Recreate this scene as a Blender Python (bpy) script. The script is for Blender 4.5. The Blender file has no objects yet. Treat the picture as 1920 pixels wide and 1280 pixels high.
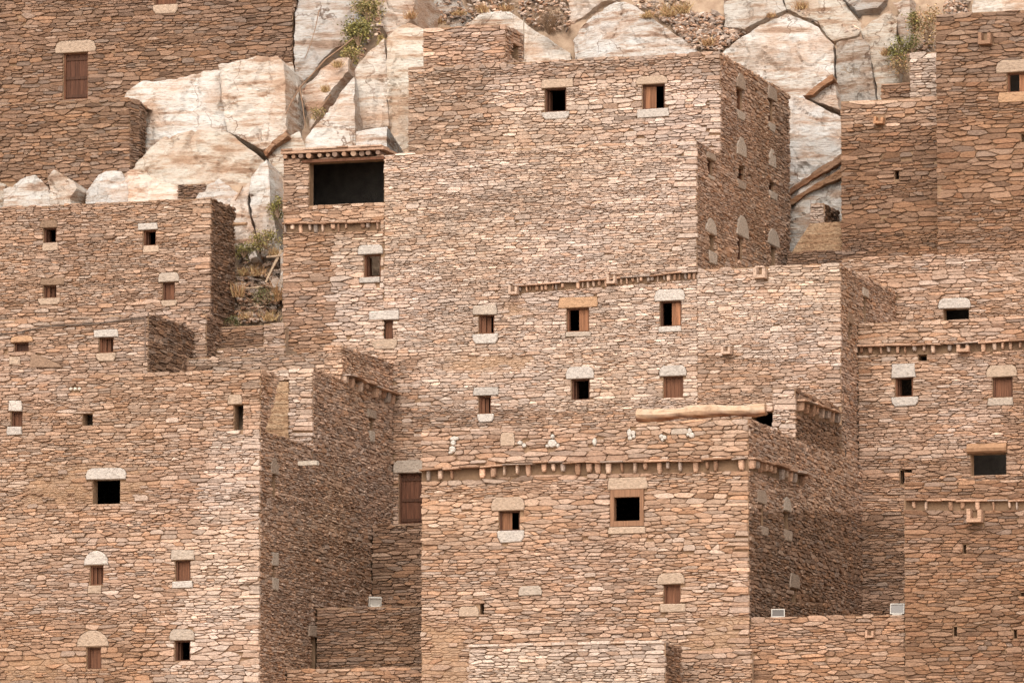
import bpy, math, random
from mathutils import Vector, Matrix, noise
from mathutils.kdtree import KDTree
from mathutils.bvhtree import BVHTree
from mathutils.geometry import delaunay_2d_cdt

# ------------------------------------------------------------------ camera, sky, sun, exposure
scene = bpy.context.scene
COL = scene.collection
B, PITCH, DIST, PPM = math.radians(17.5), math.radians(6.9), 200.0, 55.0
FWD = Vector((-math.sin(B) * math.cos(PITCH), math.cos(B) * math.cos(PITCH), math.sin(PITCH)))
RIGHT = Vector((math.cos(B), math.sin(B), 0.0))
UP = RIGHT.cross(FWD)
EYE = FWD * -DIST
cam_data = bpy.data.cameras.new('camera')
cam = bpy.data.objects.new('camera', cam_data)
COL.objects.link(cam)
cam_data.sensor_width = 36.0
cam_data.lens = 36.0 * DIST / (1920.0 / PPM)
cam_data.clip_start, cam_data.clip_end = 1.0, 3000.0
cam.matrix_world = Matrix((
    (RIGHT.x, UP.x, -FWD.x, EYE.x),
    (RIGHT.y, UP.y, -FWD.y, EYE.y),
    (RIGHT.z, UP.z, -FWD.z, EYE.z),
    (0, 0, 0, 1)))
scene.camera = cam

SUN_EL, SUN_AZ = math.radians(46), math.radians(172)      # azimuth of the sun, clockwise from +Y
sun_from = Vector((math.sin(SUN_AZ) * math.cos(SUN_EL), math.cos(SUN_AZ) * math.cos(SUN_EL), math.sin(SUN_EL)))
world = bpy.data.worlds.new('World')
scene.world = world
world.use_nodes = True
wn, wl = world.node_tree.nodes, world.node_tree.links
wn.clear()
sky = wn.new('ShaderNodeTexSky')
sky.sky_type = 'NISHITA'
sky.sun_disc = False
sky.sun_elevation = SUN_EL
sky.sun_rotation = SUN_AZ
sky.dust_density = 4.0
sky.air_density = 1.0
hs = wn.new('ShaderNodeHueSaturation')        # thin high overcast: the blue of the sky is mostly veiled
hs.inputs['Saturation'].default_value = 0.12
bgn = wn.new('ShaderNodeBackground')
bgn.inputs['Strength'].default_value = 0.15
wo = wn.new('ShaderNodeOutputWorld')
wl.new(sky.outputs[0], hs.inputs['Color'])
dust = wn.new('ShaderNodeMix')                 # dusty air: the veil is faintly warm
dust.data_type = 'RGBA'
dust.blend_type = 'MULTIPLY'
dust.inputs['Factor'].default_value = 1.0
dust.inputs['B'].default_value = (1.0, 0.945, 0.885, 1.0)
wl.new(hs.outputs[0], dust.inputs['A'])
wl.new(dust.outputs['Result'], bgn.inputs['Color'])
wl.new(bgn.outputs[0], wo.inputs['Surface'])
sun_data = bpy.data.lights.new('sun', 'SUN')
sun_data.energy = 0.6
sun_data.angle = math.radians(110)
sun_data.color = (1.0, 0.92, 0.82)
sun = bpy.data.objects.new('sun', sun_data)
COL.objects.link(sun)
sun.rotation_euler = sun_from.to_track_quat('Z', 'Y').to_euler()
sun.location = sun_from * 150
vs = scene.view_settings
scene.display_settings.display_device = 'sRGB'
vs.view_transform = 'Standard'
vs.look = 'None'
vs.gamma = 1.0
vs.use_curve_mapping = False
vs.exposure = 1.0
scene.cycles.max_bounces = 4
scene.cycles.diffuse_bounces = 3
scene.cycles.adaptive_threshold = 0.02
scene.cycles.use_denoising = True

# ------------------------------------------------------------------ picture <-> place
FOC = DIST * PPM          # focal length in photograph pixels


def ray(px, py):
    return (FWD * FOC + RIGHT * (px - 960.0) + UP * (640.0 - py)).normalized()


def project(p):
    d = Vector(p) - EYE
    k = FOC / d.dot(FWD)
    return 960.0 + d.dot(RIGHT) * k, 640.0 - d.dot(UP) * k


def onY(px, py, Y):
    d = ray(px, py)
    return EYE + d * ((Y - EYE.y) / d.y)


def onX(px, py, X):
    d = ray(px, py)
    return EYE + d * ((X - EYE.x) / d.x)


def depth_where(X, px, py=640.0):
    """Y at which the plane x = X is seen in column px"""
    return onX(px, py, X).y


# ------------------------------------------------------------------ materials
def new_mat(name, rough=0.9):
    m = bpy.data.materials.new(name)
    m.use_nodes = True
    nt = m.node_tree
    b = nt.nodes['Principled BSDF']
    b.inputs['Roughness'].default_value = rough
    b.inputs['Specular IOR Level'].default_value = 0.2
    return m, nt, b


def nz(nt, scale, detail=4.0, vec=None, rough=0.55):
    n = nt.nodes.new('ShaderNodeTexNoise')
    n.inputs['Scale'].default_value = scale
    n.inputs['Detail'].default_value = detail
    n.inputs['Roughness'].default_value = rough
    if vec is not None:
        nt.links.new(vec, n.inputs['Vector'])
    return n.outputs['Fac']


def ramp(nt, fac, stops):
    r = nt.nodes.new('ShaderNodeValToRGB')
    e = r.color_ramp.elements
    while len(e) < len(stops):
        e.new(0.5)
    for el, (p, c) in zip(e, stops):
        el.position = p
        el.color = (*c, 1.0) if len(c) == 3 else c
    nt.links.new(fac, r.inputs[0])
    return r.outputs[0]


def mix(nt, a, b, fac, mode='MIX'):
    m = nt.nodes.new('ShaderNodeMix')
    m.data_type = 'RGBA'
    m.blend_type = mode
    for sock, v in ((m.inputs['Factor'], fac), (m.inputs['A'], a), (m.inputs['B'], b)):
        if hasattr(v, 'is_linked'):
            nt.links.new(v, sock)
        elif isinstance(v, (int, float)):
            sock.default_value = v
        else:
            sock.default_value = (*v, 1.0)
    return m.outputs['Result']


def position(nt, scale=(1, 1, 1), rot=(0, 0, 0)):
    g = nt.nodes.new('ShaderNodeNewGeometry')
    mp = nt.nodes.new('ShaderNodeMapping')
    mp.inputs['Scale'].default_value = scale
    mp.inputs['Rotation'].default_value = rot
    nt.links.new(g.outputs['Position'], mp.inputs['Vector'])
    return mp.outputs[0]


def bump(nt, b, height, strength, dist):
    n = nt.nodes.new('ShaderNodeBump')
    n.inputs['Strength'].default_value = strength
    n.inputs['Distance'].default_value = dist
    nt.links.new(height, n.inputs['Height'])
    nt.links.new(n.outputs[0], b.inputs['Normal'])


def attr(nt, name='col'):
    a = nt.nodes.new('ShaderNodeAttribute')
    a.attribute_name = name
    return a.outputs['Color']


def stone_material():
    m, nt, b = new_mat('slate_stone', 0.88)
    p1 = position(nt, (1, 1, 3.2))
    f1 = nz(nt, 9.0, 3.0, p1)
    f2 = nz(nt, 26.0, 3.0, p1, 0.65)
    c = mix(nt, attr(nt), ramp(nt, f1, [(0.28, (0.6, 0.56, 0.52)), (0.5, (1, 1, 1)), (0.72, (1.25, 1.21, 1.16))]), 1.0, 'MULTIPLY')
    c = mix(nt, c, ramp(nt, f2, [(0.32, (0.62, 0.58, 0.55)), (0.5, (1, 1, 1)), (0.7, (1.16, 1.15, 1.14))]), 0.9, 'MULTIPLY')
    nt.links.new(c, b.inputs['Base Color'])
    bump(nt, b, f2, 0.8, 0.03)
    return m


def mud_material(name, lo, hi):
    m, nt, b = new_mat(name, 0.95)
    p = position(nt)
    f = nz(nt, 3.0, 6.0, p)
    c = ramp(nt, f, [(0.3, lo), (0.7, hi)])
    nt.links.new(c, b.inputs['Base Color'])
    bump(nt, b, nz(nt, 22.0, 4.0, p), 0.6, 0.03)
    return m


def plaster_material():
    m, nt, b = new_mat('mud_plaster', 0.95)
    p = position(nt, (0.6, 0.6, 5.0))
    f = nz(nt, 1.6, 7.0, p, 0.65)
    f2 = nz(nt, 7.0, 5.0, position(nt, (1, 1, 1.6)), 0.7)
    c = ramp(nt, f, [(0.32, (0.25, 0.14, 0.08)), (0.46, (0.40, 0.25, 0.15)), (0.56, (0.46, 0.31, 0.195)), (0.7, (0.52, 0.39, 0.27))])
    c = mix(nt, c, ramp(nt, f2, [(0.35, (0.55, 0.5, 0.46)), (0.52, (1, 1, 1)), (0.7, (1.12, 1.12, 1.12))]), 0.9, 'MULTIPLY')
    nt.links.new(c, b.inputs['Base Color'])
    bump(nt, b, f2, 1.0, 0.12)
    return m


def wood_material():
    m, nt, b = new_mat('weathered_wood', 0.7)
    p = position(nt, (24, 24, 1.2))
    f = nz(nt, 1.0, 4.0, p)
    c = mix(nt, attr(nt), ramp(nt, f, [(0.3, (0.55, 0.52, 0.5)), (0.55, (1, 1, 1)), (0.8, (1.35, 1.3, 1.25))]), 1.0, 'MULTIPLY')
    nt.links.new(c, b.inputs['Base Color'])
    bump(nt, b, f, 0.4, 0.01)
    return m


def rock_material():
    m, nt, b = new_mat('pale_rock', 0.9)
    p = position(nt)
    st = position(nt, (0.5, 0.8, 3.0), (0.15, 0.28, 0.0))
    st2 = position(nt, (0.8, 0.8, 5.0), (0.0, -0.2, 0.0))
    a = nz(nt, 0.6, 6.0, p, 0.62)
    s = nz(nt, 1.0, 7.0, st, 0.68)
    g = nz(nt, 0.4, 4.0, position(nt, (1, 1, 0.6)), 0.6)
    fine = nz(nt, 5.0, 5.0, st2, 0.72)
    base = ramp(nt, s, [(0.37, (0.24, 0.155, 0.11)), (0.43, (0.36, 0.272, 0.212)), (0.48, (0.44, 0.39, 0.345)), (0.58, (0.495, 0.475, 0.45))])
    warm = ramp(nt, a, [(0.48, (0, 0, 0)), (0.64, (0.7, 0.7, 0.7))])
    c = mix(nt, base, (0.37, 0.258, 0.188), warm)
    grey = ramp(nt, g, [(0.56, (0, 0, 0)), (0.70, (0.5, 0.5, 0.5))])
    c = mix(nt, c, (0.28, 0.23, 0.19), grey)
    c = mix(nt, c, ramp(nt, fine, [(0.34, (0.56, 0.49, 0.43)), (0.45, (0.98, 0.97, 0.96)), (0.64, (1.17, 1.17, 1.17))]), 0.9, 'MULTIPLY')
    v = nt.nodes.new('ShaderNodeTexVoronoi')           # hairline joints in the rock
    v.feature = 'DISTANCE_TO_EDGE'
    v.inputs['Scale'].default_value = 0.42
    w = nt.nodes.new('ShaderNodeVectorMath')
    w.operation = 'MULTIPLY_ADD'
    n3 = nt.nodes.new('ShaderNodeTexNoise')
    n3.inputs['Scale'].default_value = 1.1
    n3.inputs['Detail'].default_value = 3.0
    nt.links.new(p, n3.inputs['Vector'])
    nt.links.new(n3.outputs['Color'], w.inputs[0])
    w.inputs[1].default_value = (1.6, 1.6, 1.6)
    nt.links.new(position(nt, (1, 1, 0.7)), w.inputs[2])
    nt.links.new(w.outputs[0], v.inputs['Vector'])
    line = ramp(nt, v.outputs['Distance'], [(0.004, (0.3, 0.2, 0.15)), (0.012, (1, 1, 1))])
    c = mix(nt, c, line, ramp(nt, a, [(0.42, (0.8, 0.8, 0.8)), (0.55, (0.1, 0.1, 0.1))]), 'MULTIPLY')
    c = mix(nt, c, attr(nt), 1.0, 'MULTIPLY')
    nt.links.new(c, b.inputs['Base Color'])
    bump(nt, b, fine, 0.8, 0.06)
    return m


def plain_attr_material(name, rough=0.8, scale=20.0, amt=0.5):
    m, nt, b = new_mat(name, rough)
    f = nz(nt, scale, 4.0, position(nt))
    c = mix(nt, attr(nt), ramp(nt, f, [(0.3, (0.7, 0.68, 0.66)), (0.5, (1, 1, 1)), (0.75, (1.2, 1.2, 1.2))]), amt, 'MULTIPLY')
    nt.links.new(c, b.inputs['Base Color'])
    return m


M_STONE = stone_material()
M_MUD = mud_material('mud_mortar', (0.20, 0.125, 0.075), (0.33, 0.215, 0.135))
M_MUDD = mud_material('shaded_mud_bed', (0.13, 0.08, 0.05), (0.22, 0.14, 0.085))  # mud darkened to stand in for the shade between the corbels
M_ROOM = mud_material('unlit_inner_wall', (0.05, 0.045, 0.04), (0.085, 0.075, 0.065))  # near-black colour stands in for the darkness of unlit rooms
M_SOIL = mud_material('dry_soil', (0.26, 0.175, 0.12), (0.40, 0.295, 0.21))
M_PLASTER = plaster_material()
M_WOOD = wood_material()
M_ROCK = rock_material()
M_LEAF = plain_attr_material('leaf', 0.6, 3.0, 0.4)
M_LOG = plain_attr_material('bark_and_mud', 0.9, 6.0, 0.9)
M_METAL = plain_attr_material('painted_metal', 0.45, 5.0, 0.25)
M_CABLE = plain_attr_material('cable_sheath', 0.6, 5.0, 0.2)
mg, ntg, bg_ = new_mat('lamp_glass', 0.12)
bg_.inputs['Base Color'].default_value = (0.055, 0.04, 0.03, 1)
bg_.inputs['Specular IOR Level'].default_value = 0.5
M_GLASS = mg

# ------------------------------------------------------------------ object helpers
WPOS = {}
OCC_V, OCC_F = [], []          # occluders for choosing which stones show


def link(o, parent, wpos):
    COL.objects.link(o)
    WPOS[o.name] = Vector(wpos)
    o.location = wpos
    if parent is not None:
        o.parent = parent
        o.location = Vector(wpos) - WPOS[parent.name]
    return o


def empty(name, loc, label, cat, group=None):
    o = bpy.data.objects.new(name, None)
    o.empty_display_size = 0.3
    link(o, None, loc)
    o['label'] = label
    o['category'] = cat
    if group:
        o['group'] = group
    return o


def tag(o, label=None, cat=None, kind=None, group=None):
    if label:
        o['label'] = label
    if cat:
        o['category'] = cat
    if kind:
        o['kind'] = kind
    if group:
        o['group'] = group
    return o


def mesh(name, verts, faces, mat, parent=None, cols=None, smooth=False, occ=False, origin=None):
    """one mesh object; verts are given in world coordinates"""
    n = len(verts)
    if origin is None:
        origin = Vector((sum(v[0] for v in verts) / n, sum(v[1] for v in verts) / n, sum(v[2] for v in verts) / n))
    ox, oy, oz = origin
    me = bpy.data.meshes.new(name)
    me.from_pydata([(v[0] - ox, v[1] - oy, v[2] - oz) for v in verts], [], faces)
    if cols is not None:
        a = me.attributes.new('col', 'FLOAT_COLOR', 'POINT')
        if len(cols) == 3 and not hasattr(cols[0], '__len__'):
            flat = [cols[0], cols[1], cols[2], 1.0] * n
        else:
            flat = [x for c in cols for x in (c[0], c[1], c[2], 1.0)]
        a.data.foreach_set('color', flat)
    me.materials.append(mat)
    if smooth:
        me.polygons.foreach_set('use_smooth', [True] * len(me.polygons))
    o = bpy.data.objects.new(name, me)
    link(o, parent, origin)
    if occ:
        k = len(OCC_V)
        OCC_V.extend(tuple(v) for v in verts)
        OCC_F.extend(tuple(i + k for i in f) for f in faces)
    return o


class Frame:
    """a wall's own axes: u along it, v up, n outwards. t = 0 faces the viewer, t = 90 deg faces right"""

    def __init__(s, ox, oy, t=0.0):
        s.ox, s.oy, s.t = ox, oy, t
        s.ux, s.uy = math.cos(t), math.sin(t)
        s.nx, s.ny = math.sin(t), -math.cos(t)

    def p(s, u, v, n=0.0):
        return (s.ox + s.ux * u + s.nx * n, s.oy + s.uy * u + s.ny * n, v)

    def px(s, x, y):
        """photograph pixel -> (u, v) on the wall plane"""
        d = ray(x, y)
        den = d.x * s.nx + d.y * s.ny
        t = ((s.ox - EYE.x) * s.nx + (s.oy - EYE.y) * s.ny) / den
        q = EYE + d * t
        return (q.x - s.ox) * s.ux + (q.y - s.oy) * s.uy, q.z

    def rect(s, x0, y0, x1, y1):
        xc, yc = (x0 + x1) / 2, (y0 + y1) / 2
        return s.px(x0, yc)[0], s.px(xc, y1)[1], s.px(x1, yc)[0], s.px(xc, y0)[1]


def FY(Y):
    return Frame(0.0, Y, 0.0)


def FX(X):
    return Frame(X, 0.0, math.pi / 2)


def lbox(F, u0, u1, v0, v1, n0, n1, V, Fc):
    k = len(V)
    for n in (n0, n1):
        V += [F.p(u0, v0, n), F.p(u1, v0, n), F.p(u1, v1, n), F.p(u0, v1, n)]
    Fc += [(k + 3, k + 2, k + 1, k), (k + 4, k + 5, k + 6, k + 7), (k, k + 1, k + 5, k + 4),
           (k + 1, k + 2, k + 6, k + 5), (k + 2, k + 3, k + 7, k + 6), (k + 3, k, k + 4, k + 7)]


def boxes(name, F, lst, mat, parent, cols=None, **kw):
    V, Fc = [], []
    for b in lst:
        lbox(F, *b, V, Fc)
    return mesh(name, V, Fc, mat, parent, cols, **kw)


def tube(pts, rads, sides=8, jit=0.0, rng=random):
    V, Fc = [], []
    pts = [Vector(p) for p in pts]
    for i, p in enumerate(pts):
        d = (pts[min(i + 1, len(pts) - 1)] - pts[max(i - 1, 0)]).normalized()
        a = d.cross(Vector((0, 0, 1)))
        if a.length < 1e-3:
            a = Vector((1, 0, 0))
        a.normalize()
        b = d.cross(a)
        for k in range(sides):
            w = 2 * math.pi * k / sides
            r = rads[i] * (1 + rng.uniform(-jit, jit))
            V.append(tuple(p + a * (math.cos(w) * r) + b * (math.sin(w) * r)))
    for i in range(len(pts) - 1):
        for k in range(sides):
            k2 = (k + 1) % sides
            Fc.append((i * sides + k, i * sides + k2, (i + 1) * sides + k2, (i + 1) * sides + k))
    Fc.append(tuple(range(sides - 1, -1, -1)))
    Fc.append(tuple(range((len(pts) - 1) * sides, len(pts) * sides)))
    return V, Fc


# ------------------------------------------------------------------ stones
def clip(poly, a, b, c):
    """keep a*x + b*y <= c"""
    out = []
    n = len(poly)
    for i in range(n):
        p, q = poly[i], poly[(i + 1) % n]
        dp, dq = a * p[0] + b * p[1] - c, a * q[0] + b * q[1] - c
        if dp <= 0:
            out.append(p)
        if (dp < 0 < dq) or (dq < 0 < dp):
            t = dp / (dp - dq)
            out.append((p[0] + (q[0] - p[0]) * t, p[1] + (q[1] - p[1]) * t))
    return out


def area(poly):
    return 0.5 * sum(poly[i - 1][0] * poly[i][1] - poly[i][0] * poly[i - 1][1] for i in range(len(poly)))


def edges_of(poly):
    """outward half-planes of a counter-clockwise convex polygon"""
    out = []
    n = len(poly)
    for i in range(n):
        p, q = poly[i], poly[(i + 1) % n]
        dx, dy = q[0] - p[0], q[1] - p[1]
        L = math.hypot(dx, dy) or 1e-9
        a, b = dy / L, -dx / L
        out.append((a, b, a * p[0] + b * p[1]))
    return out


def layout(region, ch, asp, holes, rng, gap=0.017, seed_off=0.0):
    """coursed rubble: convex stone outlines filling `region` around `holes`"""
    u0, u1 = min(p[0] for p in region), max(p[0] for p in region)
    v0, v1 = min(p[1] for p in region), max(p[1] for p in region)
    redges = edges_of(region)
    hs_ = [(edges_of(h), min(p[0] for p in h), max(p[0] for p in h), min(p[1] for p in h), max(p[1] for p in h)) for h in holes]
    seeds = []
    v = v0 - ch * rng.uniform(0, 0.5)
    while v < v1 + ch * 0.4:
        h = ch * rng.choice((0.42, 0.5, 0.62, 0.8, 0.95, 1.15, 1.4, 1.9))
        u = u0 - ch * asp * rng.random()
        while u < u1 + 0.1:
            w = h ** 0.45 * ch ** 0.55 * asp * math.exp(rng.gauss(0.0, 0.52))
            w = max(0.09, min(w, ch * asp * 2.6))
            su = u + w / 2
            wav = noise.noise((su * 0.32 + seed_off, v * 0.6, 3.1)) * ch * 1.3
            sv = v + h / 2 + wav + rng.gauss(0, 0.16) * h
            u += w
            if su < u0 or su > u1 or sv < v0 or sv > v1:
                continue
            if any(a * su + b * sv > c + 0.02 for a, b, c in redges):
                continue
            ok = True
            for he, a0, a1, b0, b1 in hs_:
                if a0 < su < a1 and b0 < sv < b1 and max(a * su + b * sv - c for a, b, c in he) < 0.008:
                    ok = False
                    break
            if ok:
                seeds.append((su, sv))
        v += h
    if not seeds:
        return []
    ar = asp * 1.2
    kd = KDTree(len(seeds))
    for i, (su, sv) in enumerate(seeds):
        kd.insert((su, sv * ar, 0), i)
    kd.balance()
    out = []
    R = ch * asp * 1.7
    for i, (su, sv) in enumerate(seeds):
        poly = [(su - R, sv - ch * 1.5), (su + R, sv - ch * 1.5), (su + R, sv + ch * 1.5), (su - R, sv + ch * 1.5)]
        g = gap * rng.choice((0.15, 0.4, 0.7, 1.0, 1.9)) * 0.5
        for co, j, d in kd.find_n((su, sv * ar, 0), 17):
            if j == i:
                continue
            tu, tv = seeds[j]
            a, b = tu - su, (tv - sv) * ar * ar
            L = math.hypot(a, b)
            if L < 1e-6:
                continue
            c = (a * (su + tu) / 2 + b * (sv + tv) / 2) / L
            poly = clip(poly, a / L, b / L, c - g)
            if len(poly) < 3:
                break
        if len(poly) < 3:
            continue
        for a, b, c in redges:
            poly = clip(poly, a, b, c + (rng.uniform(-0.05, 0.045) if b > 0.8 else rng.uniform(-0.03, 0.03)))
            if len(poly) < 3:
                break
        for he, a0, a1, b0, b1 in hs_:
            if len(poly) < 3:
                break
            if min(p[0] for p in poly) < a1 and max(p[0] for p in poly) > a0 and min(p[1] for p in poly) < b1 and max(p[1] for p in poly) > b0:
                best = max(he, key=lambda e: e[0] * su + e[1] * sv - e[2])
                poly = clip(poly, -best[0], -best[1], -best[2] - 0.008)
        if len(poly) < 3:
            continue
        A = area(poly)
        if A < 0.0012:
            continue
        cu = sum(p[0] for p in poly) / len(poly)
        cv = sum(p[1] for p in poly) / len(poly)
        # knock the corners off and roughen the outline
        res = []
        n = len(poly)
        for k in range(n):
            p, q, r = poly[k - 1], poly[k], poly[(k + 1) % n]
            t1, t2 = rng.uniform(0.06, 0.3), rng.uniform(0.06, 0.3)
            res.append((q[0] + (p[0] - q[0]) * t1, q[1] + (p[1] - q[1]) * t1))
            res.append((q[0] + (r[0] - q[0]) * t2, q[1] + (r[1] - q[1]) * t2))
        res2 = []
        for k, p in enumerate(res):
            q = res[k - 1]
            if math.hypot(p[0] - q[0], p[1] - q[1]) > 0.012:
                j = 1 - abs(rng.gauss(0, 0.03))
                res2.append((cu + (p[0] - cu) * j, cv + (p[1] - cv) * j))
        if len(res2) >= 4:
            out.append((res2, cu, cv, A))
    return out


def stone_geo(F, poly, cu, cv, zf, ta, tb, back, V, Fc, bev=0.014, drop=0.014):
    """a stone with chamfered face; three rings of vertices"""
    k = len(V)
    n = len(poly)
    us = [p[0] for p in poly]
    vs_ = [p[1] for p in poly]
    hw, hh = (max(us) - min(us)) / 2 + 1e-6, (max(vs_) - min(vs_)) / 2 + 1e-6
    su, sv = max(0.5, 1 - bev / hw), max(0.42, 1 - bev / hh)
    for u, v in poly:
        V.append(F.p(u, v, back))
    for u, v in poly:
        V.append(F.p(u, v, zf - drop + ta * (u - cu) + tb * (v - cv)))
    for u, v in poly:
        u2, v2 = cu + (u - cu) * su, cv + (v - cv) * sv
        V.append(F.p(u2, v2, zf + ta * (u2 - cu) + tb * (v2 - cv)))
    for r in (0, n):
        for i in range(n):
            j = (i + 1) % n
            Fc.append((k + r + i, k + r + j, k + r + n + j, k + r + n + i))
    Fc.append(tuple(range(k + 2 * n, k + 3 * n)))


TAN, SAND, PALE, GREY = (0.47, 0.303, 0.212), (0.53, 0.388, 0.30), (0.58, 0.482, 0.415), (0.365, 0.29, 0.245)
ORANGE, BROWN, DARK, RUST = (0.46, 0.25, 0.14), (0.31, 0.185, 0.12), (0.21, 0.14, 0.105), (0.40, 0.195, 0.105)
PALS = {
    'centre': [(SAND, 4.2), (PALE, 3.4), (TAN, 1.8), (GREY, 2.2), (ORANGE, 0.35), (BROWN, 0.2)],
    'centre_dull': [(SAND, 3.0), (PALE, 1.4), (TAN, 3.4), (GREY, 2.2), (ORANGE, 0.6), (BROWN, 0.6)],
    'annex': [(PALE, 4.0), (SAND, 3.6), (TAN, 1.6), (GREY, 1.7), (ORANGE, 0.5)],
    'front': [(TAN, 4.2), (SAND, 3.6), (ORANGE, 1.7), (GREY, 0.9), (BROWN, 0.7), (PALE, 0.8)],
    'left': [(TAN, 4.0), (SAND, 2.8), (ORANGE, 1.4), (GREY, 1.3), (BROWN, 0.9), (PALE, 0.9)],
    'warm': [(TAN, 3.6), (ORANGE, 2.4), (SAND, 1.6), (BROWN, 1.3), (GREY, 0.7)],
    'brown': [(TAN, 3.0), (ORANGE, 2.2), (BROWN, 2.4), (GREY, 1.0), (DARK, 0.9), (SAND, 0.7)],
    'russet': [(ORANGE, 3.4), (TAN, 3.0), (BROWN, 2.0), (RUST, 1.0), (DARK, 0.6), (GREY, 0.6), (SAND, 0.6)],
    'greyish': [(PALE, 3.2), (SAND, 2.2), (GREY, 2.6), (TAN, 0.8), (DARK, 0.5)],
    'side': [(TAN, 3.4), (BROWN, 1.2), (GREY, 2.0), (SAND, 2.0), (ORANGE, 1.0), (DARK, 0.4)],  # darker mix, mostly for side walls: puts their shade into the stone colour
}


def pick(rng, pal):
    r = rng.random() * sum(w for _, w in pal)
    for c, w in pal:
        r -= w
        if r <= 0:
            return c
    return pal[-1][0]


STONES = []        # (house, wall object, Frame, poly, cu, cv, zf, ta, tb, colour, area)


PAL_K = {'centre': 1.0, 'centre_dull': 0.78, 'annex': 1.03, 'front': 0.88, 'left': 0.84, 'warm': 0.80, 'brown': 0.61, 'russet': 0.62, 'greyish': 1.0, 'side': 0.95}  # stone tone per palette; outer houses' darkness also carries a vignette in the colour
PAL_MEAN = {k: tuple(sum(c[i] * w for c, w in v) / sum(w for c, w in v) for i in range(3)) for k, v in PALS.items()}


def stone_colour(rng, palname, F, cu, cv):
    c, m = pick(rng, PALS[palname]), PAL_MEAN[palname]
    c = tuple(c[i] * 0.5 + m[i] * 0.5 for i in range(3))
    x, y, z = F.p(cu, cv)
    q = noise.noise((x * 0.33 + 7, y * 0.33, z * 0.5)) + 0.6 * noise.noise((x * 0.9, y * 0.9 + 4, z * 1.5))
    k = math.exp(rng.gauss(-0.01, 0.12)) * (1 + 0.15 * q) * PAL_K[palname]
    w = 1 + 0.10 * noise.noise((x * 0.25, y * 0.25 + 11, z * 0.35))
    return (c[0] * k, c[1] * k * (2 - w) ** 0.3, c[2] * k * (2 - w))


def poly_rect(u0, v0, u1, v1):
    return [(u0, v0), (u1, v0), (u1, v1), (u0, v1)]


def sheet(F, rect, holes, n, reveal, V, Fc):
    """wall core with rectangular openings and their reveals"""
    u0, v0, u1, v1 = rect
    hs2 = []
    for a0, b0, a1, b1 in holes:
        a0, a1, b0, b1 = max(a0, u0), min(a1, u1), max(b0, v0), min(b1, v1)
        if a1 > a0 and b1 > b0:
            hs2.append((a0, b0, a1, b1))
    us = sorted({u0, u1, *[h[0] for h in hs2], *[h[2] for h in hs2]})
    vs_ = sorted({v0, v1, *[h[1] for h in hs2], *[h[3] for h in hs2]})
    idx = {}

    def vid(u, v):
        if (u, v) not in idx:
            idx[(u, v)] = len(V)
            V.append(F.p(u, v, n))
        return idx[(u, v)]
    for i in range(len(us) - 1):
        for j in range(len(vs_) - 1):
            cu, cv = (us[i] + us[i + 1]) / 2, (vs_[j] + vs_[j + 1]) / 2
            if any(h[0] < cu < h[2] and h[1] < cv < h[3] for h in hs2):
                continue
            Fc.append((vid(us[i], vs_[j]), vid(us[i + 1], vs_[j]), vid(us[i + 1], vs_[j + 1]), vid(us[i], vs_[j + 1])))
    for a0, b0, a1, b1 in hs2:
        k = len(V)
        for nn in (n, n - reveal):
            V.extend([F.p(a0, b0, nn), F.p(a1, b0, nn), F.p(a1, b1, nn), F.p(a0, b1, nn)])
        for i in range(4):
            j = (i + 1) % 4
            Fc.append((k + j, k + i, k + 4 + i, k + 4 + j))


CORE = -0.065
CHK, ASPK = 0.64, 1.32


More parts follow.
